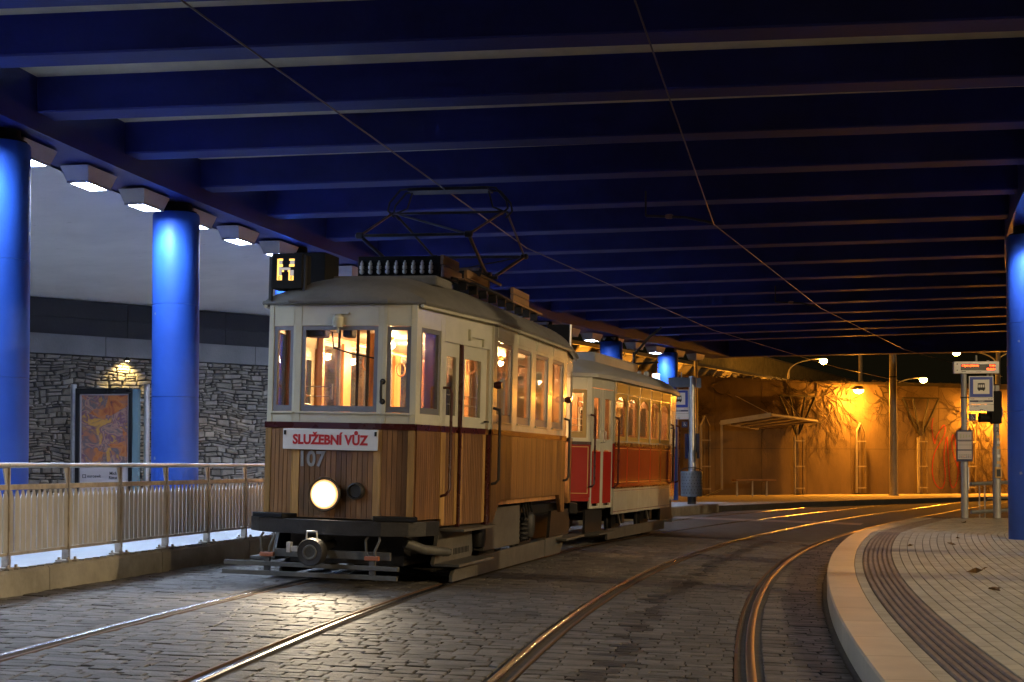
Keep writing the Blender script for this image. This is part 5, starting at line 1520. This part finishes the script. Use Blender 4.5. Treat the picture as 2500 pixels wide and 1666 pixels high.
# masts
def mast(x, y, z0, z1, r, label):
    m_ = empty('catenary_mast', (x, y, z0), label=label, cat='mast', group='overhead line masts')
    MB().tube([(0, 0, 0), (0, 0, z1-z0)], [r, r*.72], 16).build('shaft', M['lamp_post'], m_, True)
    MB().lathe([(r*1.25, 0), (r*1.25, .06)], (0, 0, 0), 16).build('collar', M['lamp_post'], m_)
    MB().lathe([(r*.93, 4.75), (r*.93, 4.80)], (0, 0, 0), 16).build('band', M['iron'], m_)
mast(15.35, 57.2, PVZ, 8.2, .17, 'tall tapered catenary mast standing on the far pavement')
mast(16.2, 66, 0, 9, .10, 'thin catenary mast rising behind the retaining wall')
mast(22.2, 64.8, 0, 9, .12, 'catenary mast behind the wall at the right end of the picture')

# ------------------------------------------------------------------ stop posts and signs
def tram_symbol(par, x, y, z, s, mat, matw):
    mb = MB()
    mb.prism([(-1.05, .95), (1.05, .95), (.9, 1.12), (.6, 1.18), (-.6, 1.18), (-.9, 1.12)], lambda u, v: (x+u*s, y, z+v*s), lambda u, v: (x+u*s, y-.003, z+v*s))
    for u0, u1, v0, v1 in ((-.95, -.78, -.05, .95), (-.38, -.24, -.05, .95), (.24, .38, -.05, .95), (.78, .95, -.05, .95), (-1.05, 1.05, -.6, -.05), (-.9, .9, -.8, -.6), (-.78, -.38, .75, .95), (-.24, .24, .75, .95), (.38, .78, .75, .95)):
        mb.box(x+u0*s, x+u1*s, y-.003, y, z+v0*s, z+v1*s)
    o = mb.build('tram_symbol', mat, par)
    for u in (-.6, .6): MB().lathe([(.22*s, 0), (.22*s, -.0028)], (x+u*s, y, z-.82*s), 14, 1).build('symbol_wheel', mat, par)
def wheelchair(par, x, y, z, w):
    p = MB().box(x-w/2, x+w/2, y, y+.012, z-w/2, z+w/2).build('access_plate', M['case_blue'], par, bevel=.008)
    s = w*.09
    mb = MB()
    mb.tube([(x+(1.6*cos(t)-.3)*s, y-.002, z+(1.6*sin(t)-1.2)*s) for t in [radians(120+q*20) for q in range(13)]], .0035, 5)
    mb.tube([(x-.9*s, y-.002, z+2.6*s), (x-.6*s, y-.002, z+.2*s), (x+1.2*s, y-.002, z+.1*s), (x+1.9*s, y-.002, z-2.3*s), (x+2.9*s, y-.002, z-2.0*s)], .0042, 5)
    mb.tube([(x-.8*s, y-.002, z+1.2*s), (x+.9*s, y-.002, z+1.1*s)], .0035, 5)
    mb.lathe([(.5*s, -.004), (.5*s, -.001)], (x-1.0*s, y, z+3.3*s), 12, 1)
    mb.build('access_symbol', M['sign_white'], par)
def stop_sign(par, x0, x1, zt, front=True):
    """blue tram stop plate with the name panels under it; z from zt downwards"""
    w = x1-x0; xc = (x0+x1)/2; k = w/.5
    MB().box(x0, x1, -.012, .012, zt-.445*k, zt).build('stop_plate', M['sign_white'], par, bevel=.004)
    MB().box(x0+.018*k, x1-.018*k, -.0145, -.0125, zt-.44*k, zt-.018*k).build('blue_field', M['sign_blue'], par)
    MB().box(x0+.085*k, x1-.085*k, -.017, -.015, zt-.375*k, zt-.075*k).build('white_field', M['sign_white'], par)
    tram_symbol(par, xc, -.0175, zt-.235*k, .075*k, M['ink'], None)
    MB().box(x0, x1, -.012, .012, zt-.59*k, zt-.45*k).build('name_panel', M['sign_white'], par)
    MB().box(x0+.015*k, x1-.015*k, -.0145, -.0125, zt-.545*k, zt-.508*k).build('name_band', M['case_blue'], par)
    text('stop_name', 'PISÁRKY', .034*k, M['sign_white'], par, (xc, -.016, zt-.527*k), (pi/2, 0, 0), 1, .0006, .0005)
    text('lettering', 'IDS JMK', .024*k, M['ink'], par, (x0+.07*k, -.0135, zt-.478*k), (pi/2, 0, 0), 1, .0004, .0005)
    text('lettering', 'zóna 100', .024*k, M['ink'], par, (x1-.07*k, -.0135, zt-.478*k), (pi/2, 0, 0), 1, .0004, .0005)
    MB().box(x0, x1, -.012, .012, zt-.735*k, zt-.597*k).build('line_panel', M['sign_white'], par)
    text('lettering', '1', .04*k, M['ink'], par, (x0+.045*k, -.0135, zt-.635*k), (pi/2, 0, 0), 1, .0002, .0005)
    text('lettering', 'směr Bystrc', .022*k, M['ink'], par, (x0+.15*k, -.0135, zt-.635*k), (pi/2, 0, 0), 1, 0, .0005)
    MB().box(xc-.035*k, xc+.035*k, -.0145, -.0125, zt-.715*k, zt-.70*k).build('mark', M['ink'], par)

RX, RY = 9.88, 31.05
st = empty('stop_post', (RX, RY, PZ), (0, 0, radians(-6)), label='right stop post with lit departure display, tram stop sign and timetable case', cat='stop sign')
MB().lathe([(.078, 0), (.078, 1.52), (.062, 1.56), (.062, 3.16)], (0, 0, 0), 20).build('post', M['pole_grey'], st, True)
zz = 3.16
MB().box(-.22, .74, -.07, .07, zz, zz+.26).build('display_box', M['sign_white'], st, bevel=.008)
MB().box(-.075, .66, -.074, -.0705, zz+.065, zz+.20).build('screen', M['led_black'], st)
text('led_line', '1 Bystrc,Ečerova', .052, M['led'], st, (-.055, -.0755, zz+.168), (pi/2, 0, 0), 1.0, .0026, .0008, 'LEFT')
text('led_line', '4 min', .052, M['led'], st, (.650, -.0755, zz+.168), (pi/2, 0, 0), 1.0, .0026, .0008, 'RIGHT')
text('led_line', '02:52:56', .052, M['led'], st, (.650, -.0755, zz+.090), (pi/2, 0, 0), .98, .0026, .0008, 'RIGHT')
MB().box(-.06, .03, -.0725, -.0705, zz+.03, zz+.045).build('mark', M['ink'], st)
text('lettering', 'www.dpmb.cz', .018, M['ink'], st, (.30, -.0715, zz+.037), (pi/2, 0, 0), 1, 0, .0005)
for z in (.07, .205): MB().lathe([(.013, -.073), (.013, -.0705)], (-.15, 0, zz+z), 10, 1).build('sensor', M['ink'], st)
MB().lathe([(.025, zz+.26), (.02, zz+.40)], (.27, 0, 0), 10).build('antenna', M['lamp_post'], st, True)
ss = empty('sign_plates', (0, -.04, 0)); ss.parent = st
stop_sign(ss, .10, .62, 3.10)
wheelchair(st, .165, -.07, 2.20, .155)
MB().box(.03, .09, -.06, .0, 2.10, 2.13).build('clamp', M['pole_grey'], st); MB().box(-.07, .10, -.07, .07, 2.62, 2.65).build('clamp', M['iron'], st)
cs = MB().box(-.19, .155, -.13, -.085, 1.24, 1.92).build('timetable_case', M['case_blue'], st, bevel=.006)
for z0, z1 in ((1.71, 1.885), (1.60, 1.69), (1.50, 1.595), (1.29, 1.475)): MB().box(-.165, .13, -.1335, -.1305, z0, z1).build('timetable_sheet', M['poster_white'], cs)
for k in range(5):
    for j in range(7): MB().box(-.15+j*.04, -.15+j*.04+.028, -.1352, -.1337, 1.315+k*.03, 1.325+k*.03).build('print_line', [M['ink'], M['sign_red'], M['gold'], M['sign_blue']][(k*3+j) % 4 if k == 1 else 0], cs) if k < 3 else None
MB().box(-.15, .115, -.1352, -.1337, 1.672, 1.680).build('print_line', M['ink'], cs)
for k in range(4): MB().obox((-.10+k*.06, -.1345, 1.79), (.002, 0, .05-.01*k), (0, .0007, 0), (.02*(k % 2)-.01, 0, 0)).build('map_line', pm('map_olive', (.40, .42, .26), .7) if k == 0 else bpy.data.materials['map_olive'], cs)
MB().box(.055, .085, -.085, -.02, .62, 1.12).build('cable_cover', M['sign_white'], st, bevel=.012)

LX, LY = 5.2, 41.0; LZ = walk_z(LY)
s2 = empty('stop_post', (LX, LY, LZ), (0, 0, radians(-4)), label='left stop post with blue tram stop sign standing behind the trailer', cat='stop sign')
MB().lathe([(.12, 0), (.12, 1.45), (.10, 1.52), (.10, 3.68)], (0, 0, 0), 20).build('post', M['galv'], s2, True)
MB().box(-.68, .10, -.08, .08, 3.36, 3.64).build('display_box', M['bin'], s2, bevel=.01)
MB().box(.12, .26, -.08, .08, 3.34, 3.62).build('display_box', M['bin'], s2, bevel=.01)
MB().lathe([(.02, 3.64), (.02, 3.8)], (-.3, 0, 0), 8).build('antenna', M['galv'], s2)
stop_sign(s2, -.68, -.10, 3.29)
wheelchair(s2, -.22, -.06, 2.28, .17)
MB().box(-.20, .22, .12, .17, 1.30, 2.02).build('timetable_case', M['case_blue'], s2, bevel=.006)
bn = empty('litter_bin', (5.12, 40.55, LZ), label='grey perforated litter bin under the left stop sign', cat='bin')
MB().lathe([(.30, .22), (.31, .24), (.31, .92), (.30, .94), (.28, .94), (.28, .30)], (0, 0, 0), 28).build('drum', M['bin'], bn, True)
mb = MB()
for r_ in range(7):
    for k in range(9):
        a = radians(-90+(k-4)*17+(r_ % 2)*8); p = Vector((.3105*cos(a), .3105*sin(a), .32+r_*.09)); n = Vector((cos(a), sin(a), 0)); t = Vector((-n.y, n.x, 0))
        mb.obox(p, t*.008, n*.002, (0, 0, .014))
mb.build('perforations', M['black'], bn, kind='stuff')
MB().lathe([(.12, 0), (.12, .22)], (0, 0, 0), 14).build('foot', M['iron'], bn)
tubepart('hoop', [(.30*cos(t), .0, .94+.10*sin(t)) for t in [pi*k/12 for k in range(13)]], .012, M['iron'], bn, 6)

TLX, TLY = 10.60, 31.1
tl = empty('traffic_light', (TLX, TLY, PZ), label='black traffic light facing away on a grey pole beside the right stop', cat='traffic light')
MB().lathe([(.085, 0), (.085, 1.55), (.066, 1.6), (.066, 2.9)], (0, 0, 0), 18).build('pole', M['pole_grey'], tl, True)
hd_ = MB().box(-.10, .10, -.10, .16, 2.06, 2.78).build('signal_head', M['black'], tl, bevel=.03)
MB().box(-.14, -.10, -.14, .20, 2.10, 2.74).build('backboard', M['black'], tl)
for z in (2.20, 2.62):
    MB().lathe([(.10, 0), (.105, -.22), (.098, -.22), (.09, 0)], (-.14, .03, z), 16, 0).build('visor', M['black'], hd_, True)
MB().box(.10, .13, -.05, .12, 2.2, 2.42).build('side_panel', M['case_blue'], hd_)
for x, z0, z1 in ((-.17, 2.86, 3.45), (-.09, 2.80, 3.28)):
    MB().tube([(x, 0, z0), (x, 0, z1)], .03, 8).build('signal_tube', M['galv'], tl, True)
MB().box(-.10, .06, -.04, .04, 2.78, 2.90).build('top_bracket', M['pole_grey'], tl)
text('number', '2', .13, M['ink'], tl, (.0, -.072, 1.93), (pi/2, 0, 0), 1, .002, .001)
for k, z in enumerate((1.78, 1.66, 1.54, 1.36, 1.22)): MB().box(-.02+.01*(k % 2), .055, -.0885+.017*(z > 1.57), -.078+.01*(z > 1.57), z-.035, z+.03).build('sticker', [M['gold'], M['sign_white']][k % 2], tl)
bb = MB().box(-.08, .07, -.15, -.086, .88, 1.12).build('push_button_box', M['gold'], tl, bevel=.01)
MB().box(-.055, .035, -.153, -.151, .91, 1.07).build('button_face', M['ink'], bb)

pr_ = empty('pipe_railing', (0, 0, 0), label='white pipe railing behind the traffic light at the end of the platform', cat='railing')
for z in (.84, .20): tubepart('rail', [(10.45, 32.4, z), (14.5, 33.8, z+.14)], .045, M['galv'], pr_)
tubepart('rail', [(10.9, 32.6, .50), (14.5, 33.8, .62)], .02, M['galv'], pr_)
for x in (10.68, 10.80): tubepart('upright', [(x, 32.5, -.3), (x, 32.5, .86)], .018, M['galv'], pr_, 6)
# small lit box on the left column beside the left stop
lb = empty('light_box', (XB(45.4)-.42, 45.0, 3.55), label='small pale box fixed to the glowing far column', cat='box')
MB().box(-.13, .13, -.08, .08, 0, .62).build('box', M['sign_white'], lb, bevel=.02); MB().box(.13, .16, -.03, .03, .1, .5).build('bracket', M['iron'], lb)

# ------------------------------------------------------------------ overhead wires
def wire(P, zz, label):
    o = empty('contact_wire', (0, 0, 0), label=label, cat='wire')
    mb = MB()
    for i in range(len(P)-1): mb.tube([(*P[i], zz), (*P[i+1], zz)], .0080, 6)
    mb.build('wire', M['wire'], o, True)
wire([(-5.4, -4), (-2.43, 10.5), (.23, 22.4), (5.1, 36), (11.5, 50), (17, 60)], 4.70, 'overhead contact wire running over the pantograph of the wooden tram')
wire([(-2.0, -4), (2.88, 20.2), (6.75, 31), (11.6, 42), (19, 55)], 4.70, 'overhead contact wire above the empty curved track')
for X, Y in ((2.88, 20.2), (6.75, 31)):
    y = Y
    h = empty('wire_hanger', (X, Y, 4.70), label='wire hanger under the beams above the kink of the right contact wire' if y < 25 else 'far wire hanger under the beams above the right track', cat='wire hanger', group='contact wire hangers')
    tubepart('arm', [(0, 0, .02), (-.4, .1, .12), (-.95, .22, .16)], .02, M['iron'], h, 6)
    tubepart('stay', [(-.95, .22, .16), (-.95, .22, .52)], .015, M['iron'], h, 6)
    MB().lathe([(.02, -.06), (.035, -.03), (.035, .03), (.02, .06)], (-.62, .15, .14), 10, 0).build('insulator', M['roof_board'], h, True)
